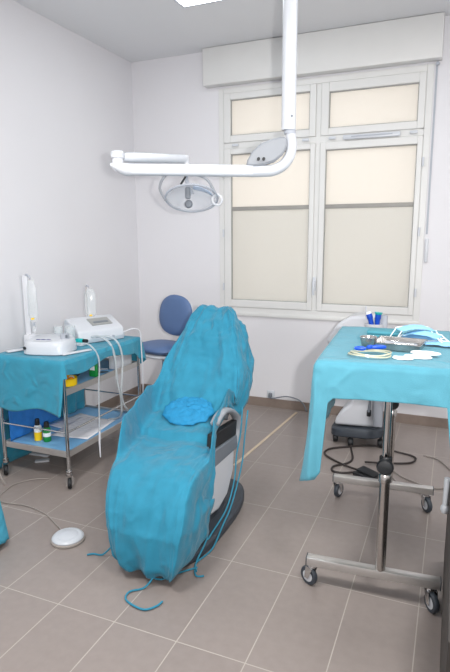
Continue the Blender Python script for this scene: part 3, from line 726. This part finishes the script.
# ------------------------------------------------------------------ steel trolley
TRX0, TRX1, TRY0, TRY1 = -2.79, -2.245, 2.675, 3.565
tr = thing('steel_trolley', (-2.54, 3.12, 0), 'steel trolley with two open shelves standing along the left wall', 'trolley')
for x in (TRX0, TRX1):
    for y in (TRY0, TRY1):
        lg = MB().cyl((x, y, .10), (x, y, .845), .0125, 18).build('leg', M['chrome'], tr)
        MB().lathe([(.014, 0), (.02, .003), (.02, .012), (.014, .016)], (x, y, .105)).build('leg_cup', M['chrome'], lg)
        caster(tr, x, y, -.9, R=.036, h=.10, wheel='black', hub='mgrey')
def tray(z, nm):
    m = MB(); m.box(((TRX0+TRX1)/2, (TRY0+TRY1)/2, z), (TRX1-TRX0-.02, TRY1-TRY0-.02, .006))
    for x in (TRX0+.008, TRX1-.008): m.box((x, (TRY0+TRY1)/2, z+.0), (.012, TRY1-TRY0-.03, .042))
    for y in (TRY0+.008, TRY1-.008): m.box(((TRX0+TRX1)/2, y, z+.0), (TRX1-TRX0-.03, .012, .042))
    return m.build(nm, M['steelh'], tr, smooth=False, bevel=.002)
tray(.222, 'lower_shelf'); tray(.64, 'middle_shelf')
MB().box(((TRX0+TRX1)/2, (TRY0+TRY1)/2, .83), (TRX1-TRX0-.02, TRY1-TRY0-.02, .025), bev=.004).build('top_shelf', M['steelh'], tr)
for (a, b) in (((TRX0, TRY0, .375), (TRX1, TRY0, .375)), ((TRX1, TRY0, .375), (TRX1, TRY1, .375)), ((TRX0, TRY0, .375), (TRX0, TRY1, .375)), ((TRX0, TRY1, .375), (TRX1, TRY1, .375))):
    MB().cyl(a, b, .0055, 10).build('guard_rail', M['chrome'], tr)
def wavy_sheet(name, x0, x1, y0, y1, z, m, label, cat, seed, amp=.004):
    g = MB(); g.grid(lambda u, v: Vector((x0+(x1-x0)*u, y0+(y1-y0)*v, z+amp*abs(fbm((u*6, v*6, seed))))), 24, 30)
    return g.build(name, m, None, loc=((x0+x1)/2, (y0+y1)/2, z), solid=.0015, angle=180, label=label, cat=cat)
wavy_sheet('shelf_liner', TRX0+.016, TRX1-.016, TRY0+.016, TRY1-.016, .228, M['liner'], 'pale blue plastic liner spread on the trolley\'s lower shelf', 'liner', 1.0)
wavy_sheet('shelf_liner', TRX0+.016, TRX1-.016, TRY0+.016, TRY1-.016, .646, M['liner'], 'pale blue plastic liner spread on the trolley\'s middle shelf', 'liner', 2.0)
# drapes of the trolley
def cdepth(sd, t):
    if sd == 'L': return .05
    if sd == 'LF': return .05+.30*t
    if sd == 'F': return .35+.02*math.sin(t*7)
    if sd == 'FR': return .11+.25*(1-sm(.1, .45, t))
    if sd == 'R': return .085+.02*math.sin(t*9)+.08*sm(.88, 1, t)
    if sd == 'RB': return .17+.05*t
    if sd == 'B': return .22-.1*t
    return .1
skirt_drape('trolley_drape', TRX0-.014, TRX1+.014, TRY0-.016, TRY1+.016, .853, cdepth, lambda sd, t: {'FR': .10, 'RB': .22, 'F': .04}.get(sd, .03), M['cart_cloth'], .016, 9.3,
            'turquoise drape over the trolley top, hanging at its front', r=.012)
def hang_sheet(name, pts, z0, z1, m, label, cat, seed, amp=.012, wave=9):
    P = [Vector(p) for p in pts]
    def f(u, v):
        x = u*(len(P)-1); i = min(int(x), len(P)-2); p = P[i].lerp(P[i+1], x-i); d = (P[i+1]-P[i]).normalized(); nn = Vector((-d.y, d.x, 0))
        zz = z0+(z1-z0)*v
        return Vector((p.x, p.y, zz))+nn*amp*(math.sin(u*wave*2+seed)*.6*v+fbm((u*5, v*3, seed)))*(.2+.8*v)
    g = MB(); g.grid(f, 60, 34)
    return g.build(name, m, None, loc=(P[0].x, P[0].y, z1), solid=.002, angle=180, label=label, cat=cat)
hang_sheet('wall_drape', [(-2.87, 2.66), (-2.87, 3.5)], .80, .02, M['cart_cloth'], 'turquoise drape hanging down the wall side of the trolley to the floor', 'drape', 4.0)
hang_sheet('blue_sheet', [(-2.755, 2.70), (-2.755, 3.22)], .62, .235, M['blue_sheet'], 'deep blue plastic sheet along the back of the lower shelf', 'sheet', 6.0, amp=.008)
hang_sheet('small_drape', [(-2.755, 3.24), (-2.755, 3.53)], .60, .235, M['cart_cloth'], 'narrow turquoise drape at the far back of the lower shelf', 'drape', 2.0, amp=.008)

# bottles
def bottle(x, y, z, r, h, body, lower, label, cap='black'):
    t = thing('bottle', (x, y, z), label, 'bottle', 'small bottles on the lower shelf')
    MB().lathe([(r*.9, 0), (r, .004), (r, h*.62), (r*.85, h*.68), (r*.5, h*.74), (.004, h*.74)], (x, y, z), 24).build('bottle_body', M[body], t)
    MB().lathe([(r*1.02, h*.02), (r*1.02, h*(.40 if lower == 'yellow' else .2)), (r*1.0, h*(.41 if lower == 'yellow' else .21))], (x, y, z+(0 if lower == 'yellow' else h*.25)), 24).build('label_band', M[lower], t)
    MB().lathe([(r*.62, h*.72), (r*.66, h*.73), (r*.6, h*.95), (r*.5, h), (.004, h)], (x, y, z), 20).build('cap', M[cap], t)
bottle(-2.60, 2.80, .231, .026, .155, 'gauze', 'yellow', 'white and yellow bottle with black cap on the lower shelf')
bottle(-2.53, 2.81, .231, .027, .14, 'green', 'gauze', 'green bottle with black cap on the lower shelf')
# papers
def paper(c, w_, l_, yaw, z, label):
    t = thing('paper_sheet', (c[0], c[1], z), label, 'paper', 'papers on the lower shelf')
    rz = Matrix.Rotation(yaw, 3, 'Z'); C = Vector((c[0], c[1], z))
    g = MB(); g.grid(lambda u, v: C+rz @ Vector(((u-.5)*w_, (v-.5)*l_, .002+.002*fbm((u*3, v*3, yaw)))), 10, 14); g.build('sheet', M['paper'], t, solid=.001)
    li = MB()
    for k in range(7): li.box(C+rz @ Vector((-.02+.01*(k % 2), l_*.36-k*l_*.09, .0052)), (w_*.6, .004, .0006), rot=rz)
    li.build('printed_lines', M['ink'], t, smooth=False)
paper((-2.455, 3.12), .30, .42, .12, .234, 'large printed paper sheet nearest the shelf\'s open long edge')
paper((-2.60, 3.20), .22, .32, -.15, .234, 'printed paper sheet lying deeper on the lower shelf')
# middle shelf contents
tub = thing('yellow_tub', (-2.33, 2.80, .651), 'small yellow tub with white and orange bits on the middle shelf', 'tub')
MB().lathe([(.052, 0), (.062, .004), (.066, .052), (.062, .052), (.056, .008), (.004, .008)], (-2.335, 2.82, .651), 28).build('tub_wall', M['yellow'], tub)
for k in range(5):
    a = k*1.25; MB().lathe([(.004, 0), (.018, .006), (.02, .018), (.012, .028), (.003, .03)], (-2.335+.032*math.cos(a), 2.82+.032*math.sin(a), .68), 12).build('cotton_roll', M['gauze' if k % 2 else 'orange'], tub)
gb = thing('green_box', (-2.31, 3.08, .651), 'upright green carton on the middle shelf', 'carton')
MB().box((-2.305, 3.07, .713), (.055, .03, .12), bev=.002).build('carton', M['green'], gb)
MB().box((-2.305, 3.0545, .715), (.04, .002, .03)).build('printed_label', M['gauze'], gb, smooth=False)
bb = MB()
def bagf(u, v):
    a = 2*PI*v; r = math.sin(u*PI)
    return Vector((-2.47+.12*r*math.cos(a)*(1+.2*fbm((a, u*3, 1))), 2.98+.13*r*math.sin(a), .654+.05*(1-math.cos(u*PI))*.9+.012*fbm((u*5, math.cos(a)*2, math.sin(a)*2))*r))
bb.grid(lambda u, v: bagf(.03+.94*u, v), 14, 30, closed_v=True)
bb.build('black_pouch', M['black'], None, loc=(-2.47, 2.98, .651), label='soft black pouch lying on the middle shelf behind the yellow tub', cat='pouch')
bx = thing('white_carton', (-2.34, 3.38, .651), 'low white carton near the far end of the middle shelf', 'carton')
MB().box((-2.30, 3.40, .70), (.06, .22, .095), bev=.003).build('carton', M['whitem'], bx)
MB().box((-2.30, 3.40, .7485), (.062, .222, .006), bev=.001).build('carton_lid', M['gauze'], bx)
for i, (x, y, lab) in enumerate(((-2.33, 3.17, 'loose dark handpiece lying beside the green carton'), (-2.38, 3.24, 'loose grey handpiece lying beside the white carton'))):
    MB().tube([(x-.07, y-.02, .655), (x, y, .657), (x+.05, y+.04, .655)], [.004, .0065, .003], 10).build('handpiece', M['black' if i == 0 else 'lgrey'], None, loc=(x, y, .65), label=lab, cat='handpiece')
# little white packets on the floor beneath the trolley
for i, (x, y, a, sx, sy, lab) in enumerate(((-2.80, 3.02, .1, .16, .05, 'flat white strip on the floor under the trolley, nearest the wall'), (-2.70, 2.93, .6, .10, .04, 'small white packet on the floor under the trolley, nearest the front'), (-2.68, 3.07, .2, .08, .04, 'small white packet on the floor under the trolley, beneath the bottles'))):
    MB().box((x, y, .008), (sx, sy, .014), rot=Matrix.Rotation(a, 3, 'Z'), bev=.003).build('white_packet', M['offw'], None, loc=(x, y, .001), label=lab, cat='packet')

# ------------------------------------------------------------------ devices on the trolley
ZC = .8565
def rounded_body(mb, c, rx, ry, h, yaw, taper=.86, e=.55, slope=0.0, n=40):
    rz = Matrix.Rotation(yaw, 3, 'Z'); C = Vector(c); rings = []
    for z, k in ((0, .96), (.006, 1), (h*.55, .98), (h*.85, taper+.06), (h*.97, taper), (h, taper-.06)):
        rings.append(mb.ring([C+rz @ Vector((rx*k*math.copysign(abs(math.cos(t))**e, math.cos(t)), ry*k*math.copysign(abs(math.sin(t))**e, math.sin(t)), z*(1+slope*math.sin(t)))) for t in [2*PI*j/n for j in range(n)]]))
    for a, b in zip(rings, rings[1:]): mb.bridge(a, b)
    mb.bm.faces.new(rings[0][::-1]); mb.bm.faces.new(rings[-1]); return mb
dA = thing('implant_motor', (-2.50, 2.86, ZC), 'white surgical motor console with oval keypad at the near end of the trolley', 'medical console')
dbo = rounded_body(MB(), (-2.505, 2.875, ZC), .16, .135, .095, .25, slope=.08).build('console_body', M['white'], dA)
MB().box((-2.50, 2.80, ZC+.0915), (.12, .05, .004), rot=Matrix.Rotation(.25, 3, 'Z') @ Matrix.Rotation(-.05, 3, 'X'), bev=.0015).build('keypad', M['offw'], dA)
for k in range(3): MB().box((-2.535+.035*k, 2.795+.009*k, ZC+.0945), (.028, .012, .004), rot=Matrix.Rotation(.25, 3, 'Z')).build('key', M['navy'], dA, smooth=False)
MB().lathe([(.004, 0), (.011, 0), (.011, .008), (.004, .009)], (-2.592, 2.728, ZC+.045), 16, axis=(-.25, -1, 0)).build('socket', M['black'], dA)
MB().box((-2.66, 2.86, ZC+.06), (.05, .09, .11), bev=.01).build('pole_holder', M['whitem'], dA)
MB().box((-2.672, 2.86, ZC+.28), (.036, .022, .47), rot=Matrix.Rotation(.4, 3, 'Z'), bev=.004).build('bag_pole', M['whitem'], dA)
MB().tube(spline([(-2.672, 2.86, 1.368), (-2.65, 2.85, 1.378), (-2.62, 2.84, 1.368), (-2.605, 2.835, 1.35)], 5), .0055, 10).build('bag_hook', M['lgrey'], dA)
MB().cyl((-2.40, 2.90, ZC+.08), (-2.40, 2.90, ZC+.125), .03, 22).build('pump_head', M['lgrey'], dA)
MB().box((-2.395, 2.885, ZC+.112), (.05, .015, .02), bev=.003).build('pump_clamp', M['mgrey'], dA)
def iv_bag(c, w_, h_, yaw, label, fill=.55):
    t = thing('saline_bag', (c[0], c[1], c[2]-h_), label, 'saline bag')
    rz = Matrix.Rotation(yaw, 3, 'Z'); C = Vector(c)
    g = MB(); rings = []
    for k in range(13):
        u = k/12; wd = w_*.5*(.5+.5*min(1, u*5))*(1 if u < .85 else 1-.55*(u-.85)/.15); th = .003+.020*math.sin(PI*min(1, u*.95+.03))**.8*(.5+fill*u)
        rings.append(g.ring([C+rz @ Vector((wd*math.copysign(abs(math.cos(a))**.7, math.cos(a)), th*math.sin(a), -h_*.8*u)) for a in [2*PI*j/20 for j in range(20)]]))
    for a, b in zip(rings, rings[1:]): g.bridge(a, b)
    g.bm.faces.new(rings[0][::-1]); g.bm.faces.new(rings[-1]); g.build('bag', M['clear'], t)
    MB().cyl(C-Vector((0, 0, h_*.79)), C-Vector((0, 0, h_*.88)), .008, 12).build('spike_port', M['lgrey'], t)
    MB().lathe([(.006, 0), (.012, -.006), (.012, -.04), (.005, -.045)], C-Vector((0, 0, h_*.86)), 14).build('drip_chamber', M['clear'], t)
    MB().box(C-Vector((0, 0, h_*.72))+rz @ Vector((0, -.022, 0)), (.02, .003, .012), rot=rz).build('tag', M['yellow'], t, smooth=False)
    return t
iv_bag((-2.60, 2.835, 1.345), .062, .36, .5, 'limp clear saline bag on the pole of the near console')
dB = thing('piezo_unit', (-2.47, 3.36, ZC), 'white surgical unit with sloped grey display at the far end of the trolley', 'medical console')
rzB = Matrix.Rotation(1.12, 3, 'Z')
def BP(x, y, z): return Vector((-2.50, 3.36, ZC))+rzB @ Vector((x, y, z))
bpz = MB(); sec = [(-.13, 0), (-.14, .03), (-.125, .085), (-.10, .10), (.06, .165), (.10, .165), (.12, .14), (.125, 0)]
rings = []
for x, k in ((-.19, .9), (-.18, .97), (-.1, 1), (.1, 1), (.18, .97), (.19, .9)): rings.append(bpz.ring([BP(x, y*k, z*(.5+.5*k)) for y, z in sec]))
for a, b in zip(rings, rings[1:]): bpz.bridge(a, b)
bpz.bm.faces.new(rings[0][::-1]); bpz.bm.faces.new(rings[-1]); dbB = bpz.build('console_body', M['white'], dB, bevel=.008)
rs = rzB @ Matrix.Rotation(math.radians(22), 3, 'X')
MB().box(BP(.04, -.02, .136), (.17, .10, .006), rot=rs, bev=.002).build('display', M['screen'], dB)
MB().box(BP(.04, -.035, .1335), (.12, .02, .006), rot=rs).build('button_row', M['mgrey'], dB, smooth=False)
MB().cyl(BP(.195, -.02, .05), BP(.225, -.03, .05), .011, 12).build('hose_port', M['mgrey'], dB)
MB().cyl(BP(.08, -.128, .03), BP(.08, -.15, .03), .012, 12).build('hand_port', M['lgrey'], dB)
MB().cyl((-2.615, 3.44, ZC+.04), (-2.615, 3.44, 1.25), .0055, 12).build('bag_pole', M['steel'], dB)
MB().tube(spline([(-2.615, 3.44, 1.247), (-2.595, 3.43, 1.258), (-2.575, 3.42, 1.245)], 5), .005, 8).build('bag_hook', M['lgrey'], dB)
iv_bag((-2.555, 3.405, 1.235), .085, .28, .6, 'limp clear saline bag on the pole of the far console')
# handpiece cradle strip and flat bits
MB().box((-2.31, 2.90, ZC+.006), (.035, .22, .01), rot=Matrix.Rotation(-.35, 3, 'Z'), bev=.004).build('white_spatula', M['whitem'], None, loc=(-2.31, 2.90, ZC), label='flat white strip lying beside the near console on the drape', cat='strip')
MB().box((-2.735, 2.80, ZC+.006), (.05, .14, .01), rot=Matrix.Rotation(-.4, 3, 'Z'), bev=.004).build('white_cover', M['whitem'], None, loc=(-2.755, 2.79, ZC), label='flat white strip near the wall at the trolley\'s near end', cat='strip')
def cup(x, y, r, h, label):
    t = thing('clear_cup', (x, y, ZC), label, 'cup', 'clear cups on the trolley')
    MB().lathe([(r*.8, 0), (r*.85, .003), (r, h), (r*.96, h), (r*.8, .005), (.003, .005)], (x, y, ZC), 26).build('cup_wall', M['glassy'], t)
    MB().tube([Vector((x+r*math.cos(a), y+r*math.sin(a), ZC+h)) for a in [2*PI*k/30 for k in range(31)]], .002, 6, caps=False).build('rim', M['clear'], t)
cup(-2.595, 3.07, .032, .135, 'clear plastic cup just behind the near console'); cup(-2.515, 3.10, .038, .14, 'wider clear plastic cup between the two consoles')
tv = thing('teal_valve', (-2.42, 3.12, ZC), 'small teal and black tubing clamp between the two consoles', 'clamp')
MB().box((-2.45, 3.12, ZC+.0355), (.06, .03, .028), bev=.006).build('clamp_body', M['teal'], tv)
MB().cyl((-2.42, 3.12, ZC+.036), (-2.385, 3.12, ZC+.036), .013, 12).build('clamp_knob', M['black'], tv)
MB().box((-2.45, 3.12, ZC+.011), (.07, .05, .021), bev=.004).build('clamp_foot', M['offw'], tv)
# hoses draped from the consoles down past the shelves
def hose(pts, r, m, label, tip=None, cat='hose'):
    t = thing('hose', pts[0], label, cat)
    MB().tube(spline(pts, 9), r, 8).build('hose_tube', M[m], t)
    if tip: MB().tube(tip, [.008, .0075, .004], 10).build('tip', M['whitem'], t)
hose([(-2.43, 2.97, .89), (-2.36, 2.99, .90), (-2.28, 3.01, .89), (-2.205, 3.0, .80), (-2.21, 2.99, .6), (-2.21, 2.98, .4), (-2.205, 2.97, .28)], .006, 'tube', 'grey hose from the near console ending in a white tip above the floor', [(-2.205, 2.97, .29), (-2.20, 2.955, .22), (-2.18, 2.93, .12)])
hose([(-2.44, 3.22, .90), (-2.34, 3.21, .91), (-2.25, 3.20, .87), (-2.205, 3.19, .77), (-2.20, 3.2, .6), (-2.20, 3.24, .45), (-2.24, 3.28, .3), (-2.36, 3.30, .25)], .009, 'tube', 'thick pale hose looping from the far console to the lower shelf')
hose([(-2.38, 3.22, .905), (-2.29, 3.24, .91), (-2.225, 3.26, .87), (-2.195, 3.27, .76), (-2.19, 3.25, .62), (-2.195, 3.24, .5), (-2.195, 3.28, .38), (-2.17, 3.36, .30)], .008, 'tube', 'second pale hose running down outside the trolley\'s long side')
hose([(-2.29, 3.44, .91), (-2.24, 3.50, .93), (-2.21, 3.545, .90), (-2.205, 3.55, .8), (-2.20, 3.55, .5), (-2.20, 3.53, .2), (-2.17, 3.50, .012)], .005, 'whitem', 'thin white cable dropping beside the trolley\'s far leg', cat='cable')
hose([(-2.885+.03, 2.63, .62), (-2.86, 2.62, .4), (-2.84, 2.61, .2), (-2.80, 2.60, .09), (-2.74, 2.58, .012), (-2.66, 2.53, .009)], .009, 'gcable', 'grey cable dropping beside the trolley\'s near wall-side leg', cat='cable')

# ------------------------------------------------------------------ floor pieces
fp = thing('foot_pedal', (-1.83, 2.15, 0), 'round white foot pedal lying on the tiles before the trolley', 'foot pedal')
MB().lathe([(.083, .002), (.09, .004), (.09, .012), (.083, .016), (.003, .016)], (-1.845, 2.155, 0), 36).build('base_ring', M['gcable'], fp)
MB().lathe([(.083, .015), (.085, .022), (.076, .032), (.06, .036), (.056, .035), (.051, .038), (.025, .043), (.003, .044)], (-1.845, 2.155, 0), 36).build('pedal_disc', M['white'], fp)
MB().tube(spline([(-1.93, 2.21, .01), (-2.02, 2.26, .006), (-2.16, 2.33, .006), (-2.33, 2.36, .006), (-2.49, 2.34, .006), (-2.57, 2.39, .006), (-2.60, 2.48, .006), (-2.61, 2.56, .006), (-2.55, 2.66, .006), (-2.45, 2.72, .006)], 7), .0035, 6).build('cable', M['gcable'], fp)
box('floor_light_streak', (-.011, -.66, 0), (.011, .66, .003), M['light_streak'], loc=(0, 0, 0), label='streak of light modelled as a pale beige strip on the tiles running from the back skirting to the chair', cat='light streak')  # streak of light on the tiles, built as a thin pale strip
fs = bpy.data.objects['floor_light_streak']; fs.location = (-1.318, 4.06, .0005); fs.rotation_euler = (0, 0, math.radians(-4.3))
bpd = thing('black_foot_pedal', (-.47, 3.56, 0), 'black foot pedal on the floor under the instrument table', 'foot pedal')
rzp = Matrix.Rotation(-.45, 3, 'Z')
MB().box((-.455, 3.56, .014), (.17, .10, .026), rot=rzp, bev=.008).build('pedal_base', M['black'], bpd)
MB().box((-.45, 3.575, .034), (.14, .085, .016), rot=rzp @ Matrix.Rotation(.1, 3, 'Y'), bev=.006).build('pedal_plate', M['black'], bpd)
MB().tube(spline([(-.53, 3.60, .012), (-.62, 3.555, .008), (-.69, 3.56, .008), (-.70, 3.64, .008), (-.62, 3.73, .008), (-.60, 3.83, .008), (-.64, 4.0, .008), (-.66, 4.1, .03)], 8), .0075, 8).build('cable', M['cable'], bpd)
MB().tube(spline([(-.53, 3.615, .02), (-.66, 3.70, .010), (-.80, 3.82, .010), (-.80, 3.93, .010), (-.70, 4.02, .010), (-.50, 4.13, .010), (-.33, 4.08, .010), (-.18, 4.02, .010), (-.20, 3.90, .010), (-.36, 3.83, .010), (-.50, 3.76, .024)], 8), .0075, 8).build('cable', M['cable'], bpd)
gc = MB().tube(spline([(-.12, 4.09, .008), (0, 4.02, .008), (.1, 3.75, .008), (.0, 3.55, .008), (-.2, 3.62, .008), (-.31, 3.72, .008), (-.26, 3.55, .008), (-.08, 3.42, .008)], 9), .005, 6)
gc.build('floor_cable', M['gcable'], None, loc=(-.1, 3.8, .003), label='thin grey cable curling on the floor behind the table\'s far bar', cat='cable')
sk = thing('wall_socket', (-1.54, YB, .07), 'small wall socket with grey plug just above the back skirting', 'socket')
MB().box((-1.545, YB-.006, .125), (.075, .012, .075), bev=.003).build('socket_plate', M['white'], sk)
MB().box((-1.545, YB-.026, .122), (.03, .036, .045), bev=.006).build('plug', M['mgrey'], sk)
MB().tube(spline([(-1.54, YB-.035, .10), (-1.50, YB-.05, .105), (-1.38, YB-.05, .135), (-1.27, YB-.05, .12), (-1.215, YB-.04, .075), (-1.18, YB-.05, .012)], 7), .006, 8).build('plug_cable', M['mgrey'], sk)

# ------------------------------------------------------------------ mobile unit behind the table
mu = thing('suction_unit', (-.62, 4.2, 0), 'white mobile suction unit on a grey wheeled base behind the table', 'suction unit')
bs = MB(); rings = []
for z, k in ((.075, .93), (.085, 1), (.135, 1), (.15, .94)):
    rings.append(bs.ring([Vector((-.615+.215*k*math.copysign(abs(math.cos(t))**.5, math.cos(t)), 4.23+.17*k*math.copysign(abs(math.sin(t))**.6, math.sin(t))+.0, z+.09*(math.cos(t))*.25)) for t in [2*PI*j/40 for j in range(40)]]))
for a, b in zip(rings, rings[1:]): bs.bridge(a, b)
bs.bm.faces.new(rings[0][::-1]); bs.bm.faces.new(rings[-1]); bs.build('wheeled_base', M['dgrey'], mu)
for x, y in ((-.79, 4.14), (-.66, 4.08), (-.44, 4.14), (-.6, 4.36)):
    w_ = MB(); w_.lathe([(.006, -.02), (.03, -.019), (.034, -.012), (.034, .012), (.03, .019), (.006, .02)], (x, y, .034), 20, axis=(1, .3, 0)); w_.cyl((x, y, .05), (x, y, .085), .012)
    w_.build('caster', M['black'], mu)
by_ = MB()
poly = [(-.80, .145), (-.79, .20), (-.74, .27), (-.68, .33), (-.66, .42), (-.66, .62), (-.74, .70), (-.86, .78), (-.885, .82), (-.80, .955), (-.70, 1.02), (-.52, 1.035), (-.46, 1.0), (-.455, .16)]
by_.prism([Vector((x, 4.12, z)) for x, z in poly], (0, .24, 0)); by_.build('unit_body', M['whitem'], mu, bevel=.02)
MB().box((-.46, 4.075, .62), (.07, .04, .86), bev=.01).build('column', M['lgrey'], mu)
MB().box((-.53, 4.085, .285), (.03, .03, .05), bev=.006).build('hose_socket', M['black'], mu)
MB().tube(spline([(-.53, 4.07, .30), (-.52, 4.06, .45), (-.53, 4.07, .62)], 6), .010, 8).build('hose', M['mgrey'], mu)
hl = MB(); hl.lathe([(.05, 0), (.052, .003), (.056, .06), (.054, .045), (.046, .006), (.003, .006)], (-.515, 4.02, .93), 24, sx=1.15, sy=.8); hl.box((-.515, 4.06, .94), (.05, .07, .03))
hl.build('tip_holder', M['whitem'], mu)
MB().cyl((-.585, 4.1, 1.02), (-.588, 4.1, 1.105), .006, 10).build('pin', M['whitem'], mu)
for i, (x, tilt, lab) in enumerate(((-.532, -.022, 'blue suction wand with pale tip, standing left in the holder'), (-.492, .006, 'blue suction wand with wide teal tip, standing right in the holder'))):
    t = thing('suction_wand', (x, 4.02, .94), lab, 'suction wand', 'blue suction wands behind the table')
    MB().tube(spline([(x, 4.02, .938), (x, 4.02, .98), (x+tilt*.4, 4.02, 1.02), (x+tilt, 4.02, 1.062)], 4), [.016]*5+[.018]*4+[.022]*4, 12).build('handle', M['blue'], t)
    MB().tube([(x+tilt, 4.02, 1.06), (x+tilt*1.2, 4.02, 1.074)], [.023, .03 if i else .016], 12).build('tip', M['teal' if i else 'gauze'], t)

# ------------------------------------------------------------------ dark cabinet at the right edge, low draped stool at the left edge
cb = thing('grey_cabinet', (.32, 2.05, 0), 'dark grey cabinet at the right edge beside the instrument table', 'cabinet')
box('carcass', (.048, 1.35, .04), (.56, 2.72, .60), M['cabinet'], cb, bev=.004)
box('plinth', (.06, 1.37, 0), (.55, 2.70, .04), M['black'], cb)
for y0, y1 in ((1.355, 1.8), (1.805, 2.26), (2.265, 2.715)):
    pass
MB().box((.31, 1.345, .32), (.47, .012, .52), bev=.003).build('door', M['cabinet'], cb)
lv = MB(); lv.cyl((.032, 2.42, .44), (.032, 2.42, .58), .012, 16); lv.lathe([(.003, -.022), (.014, -.018), (.02, -.004), (.018, .01), (.012, .018)], (.032, 2.42, .435), 18)
lv.cyl((.032, 2.42, .57), (.05, 2.42, .575), .008, 10)
lv.build('lever', M['white'], cb)

ls = thing('low_table', (-2.42, 2.0, 0), 'small low steel table under a bright turquoise drape at the left edge', 'low table')
box('table_top', (-2.70, 1.72, .25), (-2.16, 1.98, .27), M['steelh'], ls)
for x in (-2.67, -2.19):
    for y in (1.75, 1.95): MB().cyl((x, y, 0), (x, y, .25), .012).build('leg', M['chrome'], ls)
skirt_drape('low_drape', -2.715, -2.145, 1.705, 1.995, .274, lambda sd, t: .25-.01*math.sin(t*9), lambda sd, t: .12, M['fore_cloth'], .008, 1.7,
            'bright turquoise drape on the low table at the left edge', r=.03, nd=12)

# ------------------------------------------------------------------ light
def area(name, loc, sx, sy, power, rot=(0, 0, 0), col=(1, 1, 1)):
    l = bpy.data.lights.new(name, 'AREA'); l.shape = 'RECTANGLE'; l.size = sx; l.size_y = sy; l.energy = power; l.color = col
    o = bpy.data.objects.new(name, l); COL.objects.link(o); o.location = loc; o.rotation_euler = rot; return o
area('added_ceiling_light_a', (-1.63, .9, H-.03), .6, .6, 62, col=(1, .99, .97))  # unseen lamps added for ambient light, set where further panels could hang
area('added_ceiling_light_b', (.5, .9, H-.03), .6, .6, 58, col=(1, .99, .97))
area('added_ceiling_light_c', (.5, 3.0, H-.03), .6, .6, 30, col=(1, .99, .97))
fl = bpy.data.lights.new('camera_flash', 'SPOT'); fl.energy = 330; fl.shadow_soft_size = .03; fl.spot_size = math.radians(92); fl.spot_blend = 1.0; fl.color = (1, .985, .97)
fo = bpy.data.objects.new('camera_flash', fl); COL.objects.link(fo)

wd = bpy.data.worlds.new('World'); SC.world = wd; wd.use_nodes = True
bg = wd.node_tree.nodes['Background']; bg.inputs[0].default_value = (1, .985, .96, 1); bg.inputs[1].default_value = 3.1

# ------------------------------------------------------------------ camera
cam = bpy.data.cameras.new('Camera'); co = bpy.data.objects.new('Camera', cam); COL.objects.link(co)
p, r, y = math.radians(10.541), math.radians(-.314), math.radians(-22.87)
fw = Vector((math.sin(y)*math.cos(p), math.cos(y)*math.cos(p), -math.sin(p))); rt = Vector((math.cos(y), -math.sin(y), 0)); up = rt.cross(fw)
rt2 = rt*math.cos(r)+up*math.sin(r); up2 = -rt*math.sin(r)+up*math.cos(r)
m3 = Matrix((rt2, up2, -fw)).transposed()
co.matrix_world = Matrix.Translation((0, 0, 1.631)) @ m3.to_4x4()
cam.sensor_fit = 'VERTICAL'; cam.sensor_height = 24; cam.lens = 541.566/672*24; cam.clip_start = .05
fo.matrix_world = Matrix.Translation(Vector((0, 0, 1.631))+rt2*.15+up2*.03-fw*.02) @ m3.to_4x4() @ Matrix.Rotation(math.radians(13), 4, 'X')
SC.camera = co
SC.view_settings.view_transform = 'Standard'; SC.view_settings.look = 'None'; SC.view_settings.gamma = 1.0; SC.view_settings.use_curve_mapping = False
SC.view_settings.exposure = -0.22
SC.cycles.use_denoising = True
SC.cycles.max_bounces = 10; SC.cycles.diffuse_bounces = 5; SC.cycles.transparent_max_bounces = 12
SC.cycles.sample_clamp_indirect = 4.0
